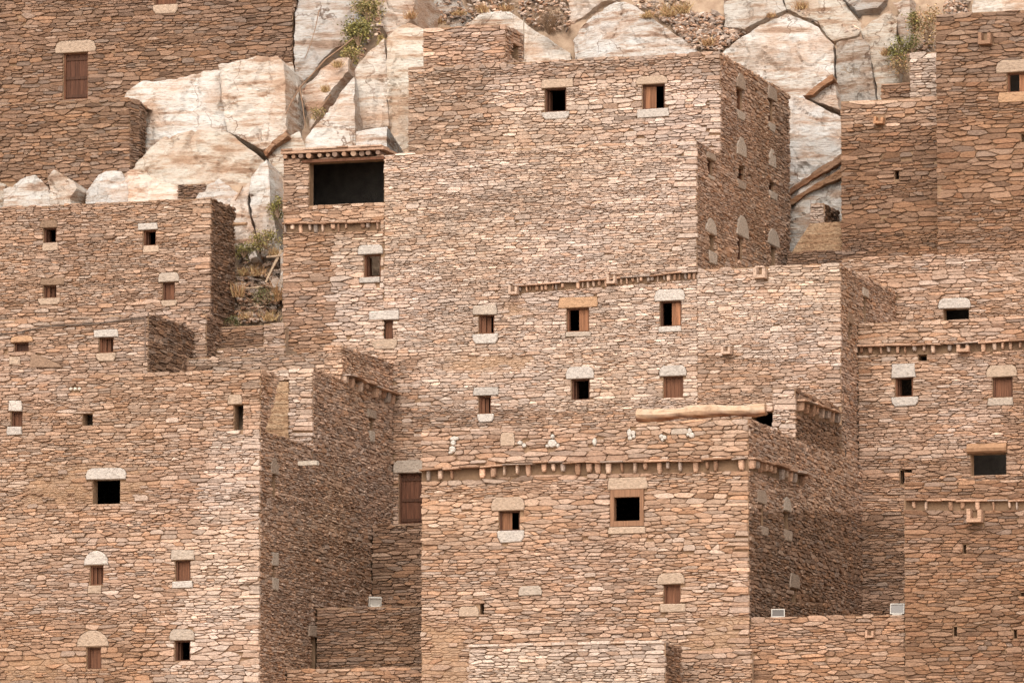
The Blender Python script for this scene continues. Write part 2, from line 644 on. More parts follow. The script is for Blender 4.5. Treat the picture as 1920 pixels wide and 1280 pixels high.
def wall(house, F, rect=None, region=None, ch=0.15, asp=2.7, pal='left', openings=(), keep_out=(), name='front_wall',
         seed=0, relief=0.03, features=3, gap=0.013, reveal=0.42, quoins=False, mud=()):
    """stone-faced wall. openings: rects cut through; keep_out: outlines left free of stones"""
    rng = random.Random(seed)
    ch, asp = ch * CHK, asp * ASPK
    if region is not None and area(region) < 0:
        region = list(reversed(region))
    V, Fc = [], []
    if region is None:
        region = poly_rect(*rect)
        sheet(F, rect, openings, CORE, reveal, V, Fc)
    else:
        if openings:
            us = [p[0] for p in region]
            vs_ = [p[1] for p in region]
        V = [F.p(u, v, CORE) for u, v in region]
        Fc = [tuple(range(len(region)))]
    w = mesh(name, V, Fc, M_MUD, house, occ=True)
    holes = [poly_rect(*h) for h in openings] + [list(k) for k in keep_out]
    # a few long slabs laid among the small stones
    u0, u1 = min(p[0] for p in region), max(p[0] for p in region)
    v0, v1 = min(p[1] for p in region), max(p[1] for p in region)
    redges = edges_of(region)
    if quoins:
        zq = v0
        while zq < v1 - 0.15:
            fh, fw = rng.uniform(0.09, 0.2), rng.uniform(0.3, 0.85)
            if rng.random() < 0.42:
                cu, cv = u1 - fw / 2 + rng.uniform(-0.02, 0.035), zq + fh / 2
                ol = [(cu - fw * 0.5, cv - fh * rng.uniform(0.25, 0.5)), (cu + fw * 0.5, cv - fh * 0.5), (cu + fw * 0.5, cv + fh * rng.uniform(0.4, 0.5)), (cu - fw * rng.uniform(0.36, 0.48), cv + fh * 0.5)]
                if not any(min(q[0] for q in h) < u1 and max(q[0] for q in h) > u1 - fw and min(q[1] for q in h) < zq + fh and max(q[1] for q in h) > zq for h in holes):
                    holes.append([(a_ * 1.0, b_) for a_, b_ in ol])
                    pl = pal(*project(F.p(cu, cv))) if callable(pal) else pal
                    STONES.append((house, w, F, ol, cu, cv, rng.uniform(0.015, 0.04), 0.0, rng.gauss(0, 0.05), tuple(1.04 * x for x in stone_colour(rng, pl, F, cu, cv)), abs(area(ol))))
            zq += fh + rng.uniform(0.0, 0.12)
    for _ in range(int(features * (u1 - u0) * (v1 - v0) / 10)):
        fw, fh = rng.uniform(0.28, 0.62), rng.uniform(0.10, 0.20)
        cu, cv = rng.uniform(u0, u1), rng.uniform(v0, v1)
        if any(a * cu + b * cv > c - 0.4 for a, b, c in redges):
            continue
        if any(min(p[0] for p in h) - fw < cu < max(p[0] for p in h) + fw and min(p[1] for p in h) - fh < cv < max(p[1] for p in h) + fh for h in holes):
            continue
        ol = [(cu - fw * rng.uniform(0.36, 0.5), cv - fh * 0.5), (cu + fw * rng.uniform(0.36, 0.5), cv - fh * rng.uniform(0.4, 0.5)),
              (cu + fw * 0.5, cv + fh * rng.uniform(-0.1, 0.2)), (cu + fw * rng.uniform(0.25, 0.42), cv + fh * 0.5),
              (cu - fw * rng.uniform(0.25, 0.42), cv + fh * rng.uniform(0.4, 0.5)), (cu - fw * 0.5, cv + fh * rng.uniform(-0.1, 0.2))]
        holes.append(ol)
        pl = pal(*project(F.p(cu, cv))) if callable(pal) else pal
        c = rng.choice((PALE, SAND, SAND, TAN, GREY)) if pl not in ('russet', 'brown', 'side') else rng.choice((TAN, ORANGE, TAN, GREY))
        c = tuple(c[i] * 0.6 + PAL_MEAN[pl][i] * 0.4 for i in range(3))
        k = math.exp(rng.gauss(0.0, 0.08)) * PAL_K[pl]
        STONES.append((house, w, F, ol, cu, cv, rng.uniform(0.01, relief), rng.gauss(0, 0.02), rng.gauss(0, 0.05), (c[0] * k, c[1] * k, c[2] * k), abs(area(ol))))
    for poly, cu, cv, A in layout(region, ch, asp, holes, rng, gap, seed * 1.7):
        sx, sy = project(F.p(cu, cv))
        pl = pal(sx, sy) if callable(pal) else pal
        smear = 0.0
        for mx0, my0, mx1, my1 in mud:                 # stretches where mud mortar was smeared over the stones
            e = min(sx - mx0, mx1 - sx, (sy - my0) * 2, (my1 - sy) * 2) / 26.0 + noise.noise((cu * 1.4, cv * 2.5, 3.0)) * 1.1
            smear = max(smear, min(1.0, max(0.0, e)))
        if smear > 0.25 and rng.random() < 0.8:
            cc = stone_colour(rng, pl, F, cu, cv)
            md = (0.46, 0.30, 0.19)
            STONES.append((house, w, F, poly, cu, cv, -0.012 - 0.03 * smear, rng.gauss(0, 0.02), rng.gauss(0, 0.06), tuple(cc[i] * (1 - 0.65 * smear) + md[i] * PAL_K[pl] * 0.65 * smear for i in range(3)), A))
            continue
        STONES.append((house, w, F, poly, cu, cv, rng.uniform(-0.02, relief * 1.15) + (0.02 if rng.random() < 0.06 else 0),
                       rng.gauss(0, 0.07), rng.gauss(-0.05, 0.2), stone_colour(rng, pl, F, cu, cv), A))
    return w


def slab_obj(name, F, poly, n0, n1, col, parent, mat=None, bev=0.02, tilt=0.0):
    V, Fc = [], []
    cu = sum(p[0] for p in poly) / len(poly)
    cv = sum(p[1] for p in poly) / len(poly)
    stone_geo(F, poly, cu, cv, n1, 0.0, tilt, n0, V, Fc, bev, bev)
    return mesh(name, V, Fc, mat or M_STONE, parent, col)


LCOL = {'w': (0.49, 0.445, 0.405), 't': (0.44, 0.335, 0.255), 'b': (0.26, 0.175, 0.12), 'g': (0.43, 0.36, 0.30), 'o': (0.43, 0.27, 0.165), 's': (0.34, 0.265, 0.21)}


def lintel_poly(shape, r, rng):
    u0, v0, u1, v1 = r
    w, h = u1 - u0, v1 - v0
    j = lambda s=0.06: rng.uniform(-s, s) * h
    if shape == 'a':                                   # half round
        pts = [(u0, v0 + h * 0.05), (u1, v0 + h * 0.05)]
        for i in range(1, 9):
            a = math.pi * i / 9
            pts.append(((u0 + u1) / 2 + math.cos(a) * w / 2, v0 + h * 0.12 + math.sin(a) * h * 0.88))
        return pts
    if shape == 'c':                                   # rounded upper corners
        return [(u0 + w * 0.02, v0), (u1 - w * 0.02, v0 + j()), (u1, v0 + h * 0.35), (u1 - w * 0.05, v0 + h * 0.8 + j()), (u1 - w * 0.16, v1 + j(0.03)),
                (u0 + w * 0.16, v1 + j(0.03)), (u0 + w * 0.05, v0 + h * 0.8 + j()), (u0, v0 + h * 0.35)]
    if shape == 'n':                                   # sill: rounded lower corners
        return [(u0 + w * 0.14, v0 + j()), (u1 - w * 0.12, v0 + j()), (u1 - w * 0.02, v0 + h * 0.4), (u1, v1 - h * 0.1), (u1 - w * 0.03, v1),
                (u0 + w * 0.03, v1), (u0, v1 - h * 0.12), (u0 + w * 0.03, v0 + h * 0.4)]
    if shape == 'p':                                   # pointed
        return [(u0, v0), (u1, v0), (u1, v0 + h * 0.55), ((u0 + u1) / 2 + w * 0.15, v1), ((u0 + u1) / 2 - w * 0.15, v1), (u0, v0 + h * 0.5)]
    return [(u0 + w * 0.01, v0 + j()), (u1 - w * 0.01, v0 + j()), (u1 + j(), v0 + h * 0.3), (u1 - w * rng.uniform(0, 0.05), v1 + j()),
            (u0 + w * rng.uniform(0, 0.05), v1 + j()), (u0 + j(), v0 + h * 0.4)]


WOOD_D, WOOD_M, WOOD_L = (0.10, 0.045, 0.026), (0.15, 0.066, 0.036), (0.27, 0.125, 0.065)


def windows(house, F, specs, seed=0):
    """specs: (x0,y0,x1,y1, state, lintel, sill) in photograph pixels; lintel/sill = (shape,x0,y0,x1,y1,colour) or None.
    Returns the openings and outlines for the wall."""
    rng = random.Random(seed + 500)
    ops, keep = [], []
    for x0, y0, x1, y1, state, L, S in specs:
        r = F.rect(x0, y0, x1, y1)
        u0, v0, u1, v1 = r
        ops.append(r)
        w, h = u1 - u0, v1 - v0
        root = house
        if state != 'hole':
            fw = 0.06
            fr = [(u0, u0 + fw, v0, v1, -0.30, -0.13), (u1 - fw, u1, v0, v1, -0.30, -0.13),
                  (u0 + fw, u1 - fw, v1 - fw * 0.8, v1, -0.30, -0.132), (u0 + fw, u1 - fw, v0, v0 + fw * 0.6, -0.30, -0.132)]
            if state == 'framed':
                fw = 0.13
                fr = [(u0, u0 + fw, v0, v1, -0.25, 0.012), (u1 - fw, u1, v0, v1, -0.25, 0.012),
                      (u0 + fw, u1 - fw, v1 - 0.24, v1, -0.25, 0.006), (u0 + fw, u1 - fw, v0, v0 + 0.17, -0.25, 0.006)]
            wc = WOOD_M if rng.random() < 0.5 else WOOD_D
            if state == 'framed':
                wc = (0.25, 0.135, 0.078)
            if state == 'dark':
                wc = WOOD_D
            nm = 'door' if state == 'door' else 'window'
            root = boxes(nm, F, fr, M_WOOD, house, wc)
            iu0, iu1, iv0, iv1 = u0 + fw, u1 - fw, v0 + fw * 0.6, v1 - fw * 0.8
            iw = iu1 - iu0
            spans = []
            if state in ('closed', 'door', 'dark'):
                spans = [(iu0, iu1, -0.20, 0.0)]
            elif state == 'half':
                spans = [(iu0, iu0 + iw * 0.58, -0.19, 0.0)]
            elif state == 'right':
                spans = [(iu1 - iw * 0.5, iu1, -0.19, 0.0)]
            elif state == 'ajar':
                spans = [(iu0, iu0 + iw * 0.72, -0.20, -0.16)]
            for s0, s1, nn, swing in spans:
                npl = max(2, int(round((s1 - s0) / 0.16)))
                base = {'closed': WOOD_M, 'door': (0.105, 0.045, 0.026), 'dark': (0.07, 0.032, 0.02), 'half': WOOD_L, 'right': WOOD_L, 'ajar': WOOD_M}[state]
                for k in range(npl):
                    a0 = s0 + (s1 - s0) * k / npl + 0.003
                    a1 = s0 + (s1 - s0) * (k + 1) / npl - 0.003
                    kk = math.exp(rng.gauss(0, 0.13))
                    d0 = nn + swing * (k / npl) + rng.uniform(-0.006, 0.006)
                    boxes('shutter_plank', F, [(a0, a1, iv0 + 0.004, iv1 - 0.004, d0 - 0.035, d0)], M_WOOD, root, (base[0] * kk, base[1] * kk, base[2] * kk))
                if state == 'door':
                    for q in (0.06, 0.47, 0.90):
                        boxes('batten', F, [(s0 + 0.01, s1 - 0.01, iv0 + (iv1 - iv0) * q - 0.05, iv0 + (iv1 - iv0) * q + 0.05, nn, nn + 0.035)], M_WOOD, root, (0.075, 0.034, 0.02))
            if state == 'open' and rng.random() < 0.8:      # leaf swung inwards against the reveal
                boxes('shutter_leaf', F, [(iu0 + 0.005, iu0 + 0.045, iv0, iv1, -0.30 - w * 0.42, -0.302)], M_WOOD, root, WOOD_D)
        for item, nm in ((L, 'lintel'), (S, 'sill')):
            if not item:
                continue
            sh, a, b, c, d, col = item
            rr = F.rect(a, b, c, d)
            if nm == 'lintel':
                rr = (rr[0], v1 + 0.004, rr[2], max(rr[3], v1 + 0.08))
            else:
                rr = (rr[0], rr[1], rr[2], min(rr[3], v0 - 0.004))
            po = lintel_poly(sh, rr, rng)
            cc = LCOL[col]
            k = math.exp(rng.gauss(0, 0.05))
            slab_obj(nm, F, po, -0.40, rng.uniform(0.025, 0.05), (cc[0] * k, cc[1] * k, cc[2] * k), root if root is not house else house, bev=0.022)
            keep.append(po)
    return ops, keep


def cornice(house, F, pts, n, hgt, proj=0.16, seed=0, width=0.13, slab_t=0.06, irregular=0.25, rounded=False):
    """a course of projecting slabs carried by little upright stones. pts: slab line in pixels, left to right. Returns keep-outs"""
    rng = random.Random(seed + 900)
    uv = [F.px(*p) for p in pts]

    def line(u):
        for i in range(len(uv) - 1):
            if u <= uv[i + 1][0] or i == len(uv) - 2:
                t = (u - uv[i][0]) / (uv[i + 1][0] - uv[i][0])
                return uv[i][1] + (uv[i + 1][1] - uv[i][1]) * t
    ua, ub = uv[0][0], uv[-1][0]
    V, Fc, keep = [], [], []
    for i in range(len(uv) - 1):
        (a, av), (b, bv) = uv[i], uv[i + 1]
        k = len(V)
        V += [F.p(a, av - hgt, -0.05), F.p(b, bv - hgt, -0.05), F.p(b, bv, -0.05), F.p(a, av, -0.05),
              F.p(a, av - hgt, -0.025), F.p(b, bv - hgt, -0.025), F.p(b, bv, -0.035), F.p(a, av, -0.035)]
        Fc += [(k + 4, k + 5, k + 6, k + 7), (k, k + 1, k + 5, k + 4), (k + 3, k + 7, k + 6, k + 2), (k, k + 4, k + 7, k + 3), (k + 1, k + 2, k + 6, k + 5)]
        keep.append([(a, av - hgt * 0.92), (b, bv - hgt * 0.92), (b, bv + slab_t), (a, av + slab_t)])
    root = mesh('cornice', V, Fc, M_MUDD, house)
    u = ua
    while u < ub - 0.02:
        w = min(rng.uniform(0.45, 1.1), ub - u)
        if ub - (u + w) < 0.25:
            w = ub - u
        a, b = u + 0.006, u + w - 0.006
        va, vb = line(a) + rng.uniform(-0.022, 0.03), line(b) + rng.uniform(-0.022, 0.03)
        th = slab_t * rng.uniform(0.55, 1.5)
        po = [(a, va), (b, vb), (b, vb + th), (a, va + th)]
        k = math.exp(rng.gauss(0, 0.1))
        c = rng.choice((BROWN, TAN, TAN, GREY))
        slab_obj('cap_slab', F, po, -0.05, proj * 1.25 + rng.uniform(0.0, 0.06), (c[0] * k, c[1] * k, c[2] * k), root, bev=0.012)
        u += w
    for i in range(n):
        u = ua + (ub - ua) * (i + 0.5 + rng.uniform(-irregular, irregular)) / n
        if rng.random() < 0.07:
            continue
        w = width * rng.uniform(0.55, 1.45)
        h = hgt * rng.uniform(0.55, 1.05)
        top = line(u) - 0.008
        lean = rng.uniform(-0.02, 0.02)
        po = [(u - w * 0.32 + lean, top - h), (u + w * 0.32 + lean, top - h), (u + w * 0.5 + lean * 0.5, top - h * 0.7), (u + w * 0.48, top), (u - w * 0.48, top), (u - w * 0.5 + lean * 0.5, top - h * 0.6)]
        k = math.exp(rng.gauss(0, 0.14))
        c = rng.choice((TAN, TAN, BROWN, SAND, GREY))
        slab_obj('corbel', F, po, -0.05, proj * rng.uniform(0.6, 0.95), (c[0] * k, c[1] * k, c[2] * k), root, bev=0.03, tilt=proj * 0.5)
    return keep


def spout(house, F, x, y, w=0.34, h=0.26, out=0.30, col=TAN, name='rain_spout'):
    """a stone channel that throws water off the roof"""
    u, v = F.px(x, y)
    t = w * 0.26
    bl = [(u - w / 2, u + w / 2, v - h / 2, v - h / 2 + t, -0.2, out), (u - w / 2, u - w / 2 + t, v - h / 2 + t, v + h / 2, -0.2, out - 0.03),
          (u + w / 2 - t, u + w / 2, v - h / 2 + t, v + h / 2 - 0.03, -0.2, out - 0.05)]
    o = boxes(name, F, bl, M_STONE, house, col)
    return o, [poly_rect(u - w / 2 - 0.02, v - h / 2, u + w / 2 + 0.02, v + h / 2 + 0.02)], (u - w / 2 + t, v - h / 2 + t, u + w / 2 - t, v + h / 2 - 0.02)


def shell(house, x0, x1, y0, y1, z0, z1, right=True):
    """roof, back and blind sides that close a house behind its faced walls"""
    e = -CORE
    zr = z1 - 0.10
    V = [(x0, y0 + e, zr), (x1 - e, y0 + e, zr), (x1 - e, y1, zr), (x0, y1, zr)]
    mesh('roof', V, [(0, 1, 2, 3)], M_SOIL, house, occ=True)
    V = [(x0, y0 + e, z0), (x0, y1, z0), (x0, y1, zr), (x0, y0 + e, zr), (x1 - e, y1, z0), (x1 - e, y1, zr), (x1 - e, y0 + e, z0)]
    Fc = [(0, 3, 2, 1), (1, 2, 5, 4), (0, 1, 4, 6)]
    mesh('rear_wall', V, Fc, M_ROOM, house, occ=True)

# ------------------------------------------------------------------ the places of the walls (metres; Y grows up the hill)
F0 = FY(0.0)
X_M = F0.px(1306, 380)[0]                       # right-hand corner of the tall central house
Y_U = depth_where(X_M, 1350, 180)               # its set-back top storey
Y_MB = depth_where(X_M, 1481, 250)              # its back
X_A = F0.px(1576, 640)[0]                       # corner of the annex to the right of it
Y_R1 = depth_where(X_A, 1608, 640)
Y_R2 = depth_where(X_A, 1680, 540)


def solve_front(px_corner, py, px_back, Y_back):
    """front plane of a house whose right-hand corner shows in column px_corner and whose side ends at px_back on the plane Y_back"""
    X = onY(px_back, py, Y_back).x
    return X, depth_where(X, px_corner, py)


X_L, Y_L = solve_front(487, 860, 735, -0.1)
X_C, Y_C = solve_front(1403, 960, 1616, Y_R1)

ZLOW = -13.0


def top_z(F, x, y):
    return F.px(x, y)[1]


# ================================================================== central house
h = empty('stone_house', (F0.px(1000, 900)[0], 0, -6), 'tall pale stone house at the centre with three rows of shuttered windows', 'house')
zA = top_z(F0, 1300, 263)
uL, uR = F0.px(530, 500)[0], X_M
u720 = F0.px(720, 350)[0]
zloggia = top_z(F0, 630, 296)


def pal_centre(x, y):
    if x < 622 and y > 425:
        return 'warm'
    if y < 440 and x < 720:
        return 'front'
    if y > 770 or x < 780 and y > 660:
        return 'side' if x < 800 and y > 820 else 'left'
    return 'centre'


ops, keep = windows(h, F0, [
    (705, 600, 736, 635, 'closed', ('r', 692, 583, 748, 599, 'w'), ('n', 697, 636, 745, 655, 't')),
    (897, 590, 926, 625, 'ajar', ('r', 887, 573, 932, 590, 'g'), ('n', 886, 626, 934, 645, 'w')),
    (1062, 577, 1104, 621, 'right', ('r', 1046, 557, 1120, 576, 'o'), ('r', 1060, 622, 1108, 631, 'g')),
    (1237, 564, 1277, 611, 'right', ('c', 1227, 542, 1284, 563, 'w'), ('r', 1235, 612, 1278, 622, 'w')),
    (897, 742, 920, 775, 'ajar', ('r', 887, 726, 934, 742, 'w'), ('n', 895, 776, 926, 791, 'w')),
    (1071, 710, 1105, 749, 'open', ('c', 1061, 688, 1114, 709, 'w'), None),
    (1243, 705, 1280, 745, 'closed', ('c', 1236, 685, 1287, 704, 'w'), None),
], 1)
dops, dkeep = windows(h, F0, [(747, 886, 793, 981, 'door', ('c', 736, 862, 797, 886, 'g'), None)], 2)
keep += cornice(h, F0, [(972, 538), (1060, 531), (1135, 525), (1220, 518), (1309, 511)], 34, 0.24, 0.10, 3, 0.085, 0.035)
for sx, sy in ((966, 545), (1150, 525)):
    o, k, hole = spout(h, F0, sx, sy, 0.30, 0.30, 0.34, SAND)
    keep += k
zlow_m = top_z(F0, 760, 1010)
wall(h, F0, (u720, zlow_m, uR, zA), ch=0.122, asp=2.7, mud=((935, 556, 1000, 600), (820, 660, 1000, 700)), pal=pal_centre, openings=ops + dops, keep_out=keep + dkeep, seed=11, relief=0.026, quoins=True, gap=0.011)
# left bay with the roofed loggia
ops, keep = windows(h, F0, [(682, 477, 713, 519, 'open', ('c', 671, 459, 718, 476, 'w'), ('r', 674, 520, 712, 530, 'w'))], 4)
lg = F0.rect(579, 302, 719, 382)
keep += cornice(h, F0, [(531, 421), (625, 420), (713, 417)], 13, 0.30, 0.10, 5, 0.11, 0.04)
zb = top_z(F0, 620, 680)
wall(h, F0, (uL, zb, u720 - 0.003, zloggia), ch=0.162, asp=2.6, pal=pal_centre, openings=ops + [lg], keep_out=keep, seed=12, relief=0.03)
boxes('loggia_beam', F0, [(lg[0] - 0.25, lg[2] + 0.02, lg[3] + 0.002, lg[3] + 0.10, -0.4, 0.035)], M_WOOD, h, WOOD_M)
zr = lg[3] + 0.12
rng = random.Random(77)
rf = boxes('loggia_eave', F0, [(uL - 0.02, u720 + 0.05, zr + 0.20, zr + 0.29, -1.2, 0.22)], M_STONE, h, TAN)
for i in range(12):
    u = uL + 0.1 + (u720 - uL - 0.1) * (i + rng.uniform(-0.2, 0.2)) / 11.5
    r = rng.uniform(0.065, 0.1)
    V, Fc = tube([F0.p(u, zr + 0.11, -0.5), F0.p(u + rng.uniform(-0.02, 0.02), zr + 0.105, rng.uniform(0.10, 0.2))], [r, r], 8, 0.08, rng)
    mesh('rafter', V, Fc, M_LOG, rf, rng.choice((BROWN, (0.34, 0.23, 0.16), DARK)), smooth=False)
for i in range(9):
    u = uL + (u720 - uL) * i / 9
    slab_obj('eave_slab', F0, poly_rect(u, zr + 0.295 + rng.uniform(0, 0.01), u + (u720 - uL) / 9 - 0.01, zr + 0.35 + rng.uniform(0, 0.04)), -0.6, rng.uniform(0.2, 0.3), rng.choice((TAN, SAND, BROWN)), rf, bev=0.01)
shell(h, u720, uR, 0.0, Y_MB, zlow_m, zA)
shell(h, uL, u720 - 0.01, 0.0, 3.3, zb, zloggia + 0.42)
# set-back top storey
FU = FY(Y_U)
zU = top_z(FU, 1348, 97)
u0, u1 = FU.px(765, 200)[0], X_M
ops, keep = windows(h, FU, [
    (1021, 165, 1061, 209, 'open', ('r', 1015, 149, 1075, 164, 't'), ('n', 1016, 210, 1068, 224, 'w')),
    (1204, 158, 1246, 204, 'half', ('c', 1192, 143, 1252, 158, 't'), ('r', 1195, 204, 1254, 220, 'w')),
], 6)
wall(h, FU, (u0, zA - 0.3, u1, zU), ch=0.15, asp=2.4, pal=lambda x, y: 'centre_dull' if x < 920 or y < 150 else 'centre', openings=ops, keep_out=keep, seed=13, relief=0.035, quoins=True)
shell(h, u0, u1, Y_U, Y_MB, zA - 0.3, zU)
# right-hand side, seen at a slant
FM = FX(X_M)
ops, keep = windows(h, FM, [
    (1382, 166, 1394, 206, 'open', ('p', 1381, 138, 1397, 166, 's'), ('n', 1381, 209, 1396, 225, 'g')),
    (1442, 187, 1451, 228, 'open', ('c', 1440, 163, 1456, 187, 's'), ('n', 1441, 231, 1453, 247, 'g')),
], 7)
keepU = keep
zs0 = FM.px(1310, 470)[1] - 3.0
wall(h, FM, (Y_U + 0.1, zA - 0.02, Y_MB, zU), ch=0.13, asp=2.5, pal='side', openings=ops, keep_out=keepU, seed=14, name='side_wall', relief=0.03)
ops, keep = windows(h, FM, [
    (1328, 300, 1338, 329, 'ajar', ('c', 1324, 287, 1341, 300, 's'), ('n', 1327, 330, 1339, 337, 'g')),
    (1384, 293, 1397, 337, 'open', ('p', 1381, 258, 1398, 293, 'g'), ('n', 1382, 339, 1398, 354, 's')),
    (1442, 313, 1453, 358, 'open', ('p', 1441, 280, 1454, 313, 'g'), ('n', 1442, 360, 1456, 374, 'g')),
    (1330, 441, 1341, 471, 'hole', ('a', 1324, 409, 1343, 441, 'g'), ('n', 1328, 472, 1343, 494, 'g')),
    (1384, 445, 1394, 487, 'open', ('a', 1381, 404, 1403, 445, 'g'), None),
    (1445, 463, 1456, 500, 'hole', ('a', 1439, 429, 1461, 463, 'g'), None),
], 8)
zsb = FM.px(1310, 520)[1] - 0.8
wall(h, FM, (0.1, zsb, Y_MB, zA - 0.025), ch=0.13, asp=2.5, pal='side', openings=ops, keep_out=keep, seed=15, name='side_wall', relief=0.03)
# little room on the roof
Y_T = Y_U + 2.5
FT = FY(Y_T)
uT0, uT1 = FT.px(793, 90)[0], FT.px(947, 90)[0]
zT = top_z(FT, 945, 45)
wall(h, FT, (uT0, zU - 0.2, uT1, zT), ch=0.16, asp=2.6, pal='side', seed=16, name='front_wall', relief=0.04)
FTS = FX(uT1)
Y_TB = depth_where(uT1, 981, 90)
ops, keep = windows(h, FTS, [(961, 84, 975, 112, 'hole', None, None)], 9)
wall(h, FTS, (Y_T + 0.1, zU - 0.2, Y_TB, zT), ch=0.15, asp=2.5, pal='side', openings=ops, keep_out=keep, seed=17, name='side_wall')
shell(h, uT0, uT1, Y_T, Y_TB, zU - 0.2, zT)

# ================================================================== annex
h = empty('stone_house', (X_A - 2, 1, -6), 'pale stone annex with a windowless front, built against the tall central house', 'house')
zN = top_z(F0, 1574, 494)
keep = []
for sx, sy, w, hh in ((1428, 513, 0.40, 0.36), (1365, 658, 0.32, 0.26)):
    o, k, hole = spout(h, F0, sx, sy, w, hh, 0.36, SAND)
    keep += k
zNb = top_z(F0, 1500, 1000)
wall(h, F0, (X_M + 0.003, zNb, X_A, zN), ch=0.128, asp=2.7, pal=lambda x, y: 'annex' if y < 660 + (x - 1300) * 0.1 else 'front', keep_out=keep, seed=21, relief=0.026, quoins=True, gap=0.011)
FA = FX(X_A)
ops, keep = windows(h, FA, [
    (1619, 556, 1626, 604, 'hole', ('r', 1617, 540, 1628, 556, 'g'), None),
    (1591, 607, 1597, 640, 'dark', ('r', 1589, 588, 1599, 607, 'b'), None)], 22)
wall(h, FA, (0.1, zNb - 4, Y_R2, zN), ch=0.14, asp=2.5, pal='side', openings=ops, keep_out=keep, seed=23, name='side_wall')
shell(h, X_M, X_A, 0.0, Y_R2, zNb - 4, zN)

# ================================================================== front house, lower centre
FC = FY(Y_C)
h = empty('stone_house', (FC.px(1100, 1200)[0], Y_C, -11), 'square tan stone house in front with white pebbles set in its parapet', 'house')
uC0 = FC.px(790, 1000)[0]
zC = top_z(FC, 1401, 785)
zCb = top_z(FC, 1100, 1310)
ops, keep = windows(h, FC, [
    (935, 957, 974, 994, 'half', ('c', 921, 931, 984, 957, 't'), ('n', 932, 993, 983, 1016, 'w')),
    (1144, 917, 1207, 986, 'framed', ('r', 1139, 896, 1214, 916, 't'), ('r', 1140, 987, 1211, 1000, 't')),
    (1244, 1095, 1275, 1131, 'closed', ('c', 1232, 1074, 1284, 1094, 't'), ('r', 1238, 1132, 1286, 1147, 't')),
    (899, 1131, 907, 1151, 'hole', None, None),
], 31)
keep += cornice(h, FC, [(790, 883), (930, 877), (956, 871), (1100, 868), (1230, 867), (1330, 864), (1401, 861)], 28, 0.36, 0.17, 32, 0.125, 0.05)
# white quartz pebbles pressed into the parapet
rng = random.Random(34)
PEB = [(848, 842, 6, 6), (850, 830, 5, 5), (852, 822, 9, 4), (1035, 831, 9, 8), (1036, 818, 4, 4), (1026, 836, 3, 3), (1046, 835, 3, 4), (1115, 828, 4, 7), (1180, 811, 4, 7),
       (1187, 812, 4, 5), (1181, 821, 4, 4), (1188, 818, 3, 4), (1240, 818, 4, 4), (1246, 820, 4, 4), (1242, 824, 3, 3), (1293, 808, 4, 5), (1297, 816, 5, 5), (1290, 815, 3, 3), (975, 830, 5, 4), (983, 835, 4, 4), (845, 848, 4, 3)]
for x, y, rx, ry in PEB:
    u, v = FC.px(x, y)
    a, b = rx / PPM, ry / PPM
    po = [(u + math.cos(k * math.pi / 4) * a * rng.uniform(0.85, 1.1), v + math.sin(k * math.pi / 4) * b * rng.uniform(0.85, 1.1)) for k in range(8)]
    slab_obj('white_pebble', FC, po, -0.06, 0.05, (0.56, 0.52, 0.475), h, bev=0.03)
    keep.append(po)
for x0, y0, x1, y1, c in ((938, 811, 965, 836, 't'), (972, 1098, 1016, 1116, 'g'), (1258, 803, 1290, 814, 'g'), (860, 1136, 898, 1155, 't')):
    r = FC.rect(x0, y0, x1, y1)
    po = lintel_poly('c', r, rng)
    slab_obj('large_stone', FC, po, -0.06, 0.03, LCOL[c], h)
    keep.append(po)
wall(h, FC, (uC0, zCb, X_C, zC), ch=0.162, asp=2.75, mud=((786, 1165, 880, 1285), (1290, 1150, 1405, 1285)), pal='front', openings=ops, keep_out=keep, seed=35, relief=0.034, quoins=True)
FCS = FX(X_C)
ops, keep = windows(h, FCS, [
    (1425, 944, 1434, 985, 'ajar', ('c', 1419, 918, 1437, 943, 's'), ('n', 1425, 987, 1439, 1004, 's')),
    (1471, 960, 1481, 993, 'hole', ('a', 1468, 931, 1482, 959, 'g'), ('n', 1469, 993, 1484, 1013, 's')),
    (1483, 1103, 1495, 1128, 'hole', ('c', 1480, 1076, 1498, 1102, 's'), None),
    (1551, 1010, 1557, 1018, 'hole', None, None),
], 36)
keep += cornice(h, FCS, [(1403, 861), (1440, 871), (1470, 881), (1507, 893)], 13, 0.36, 0.17, 37, 0.2, 0.05, 0.15)
wall(h, FCS, (Y_C + 0.1, zCb, Y_R1, zC), ch=0.15, asp=2.4, pal=lambda x, y: 'side' if y < 960 else 'brown', openings=ops, keep_out=keep, seed=38, name='side_wall', relief=0.035)
shell(h, uC0, X_C, Y_C, Y_R1 - 0.1, zCb, zC - 0.12)
# roof shelter behind the parapet: fallen-in front, one log lintel left
Y_S = depth_where(X_C, 1491, 800)
Y_SB = depth_where(X_C, 1577, 800)
FS = FY(Y_S)
us0, us1, usX = FS.px(1408, 780)[0], FS.px(1449, 780)[0], X_C
zS = top_z(FS, 1492, 727)
zSl = top_z(FS, 1430, 757)
zSb = zC - 0.3
op = FS.rect(1411, 772, 1448, 800)
wall(h, FS, (us1, zSb, usX, zS), ch=0.14, asp=2.3, pal='centre', seed=39, relief=0.05, quoins=True)
wall(h, FS, (us0, zSb, us1 - 0.003, zSl), ch=0.14, asp=2.3, pal='centre', openings=[op], seed=40, relief=0.05)
FSS = FX(X_C - 0.02)
keep = cornice(h, FSS, [(1493, 752), (1530, 763), (1572, 776)], 8, 0.42, 0.2, 41, 0.24, 0.05, 0.15)
wall(h, FSS, (Y_S + 0.1, zSb, Y_SB, zS), ch=0.15, asp=2.4, pal='brown', keep_out=keep, seed=42, name='side_wall', relief=0.04)
shell(h, us0, X_C - 0.02, Y_S, Y_SB + 1.0, zSb, zSl)
pts = []
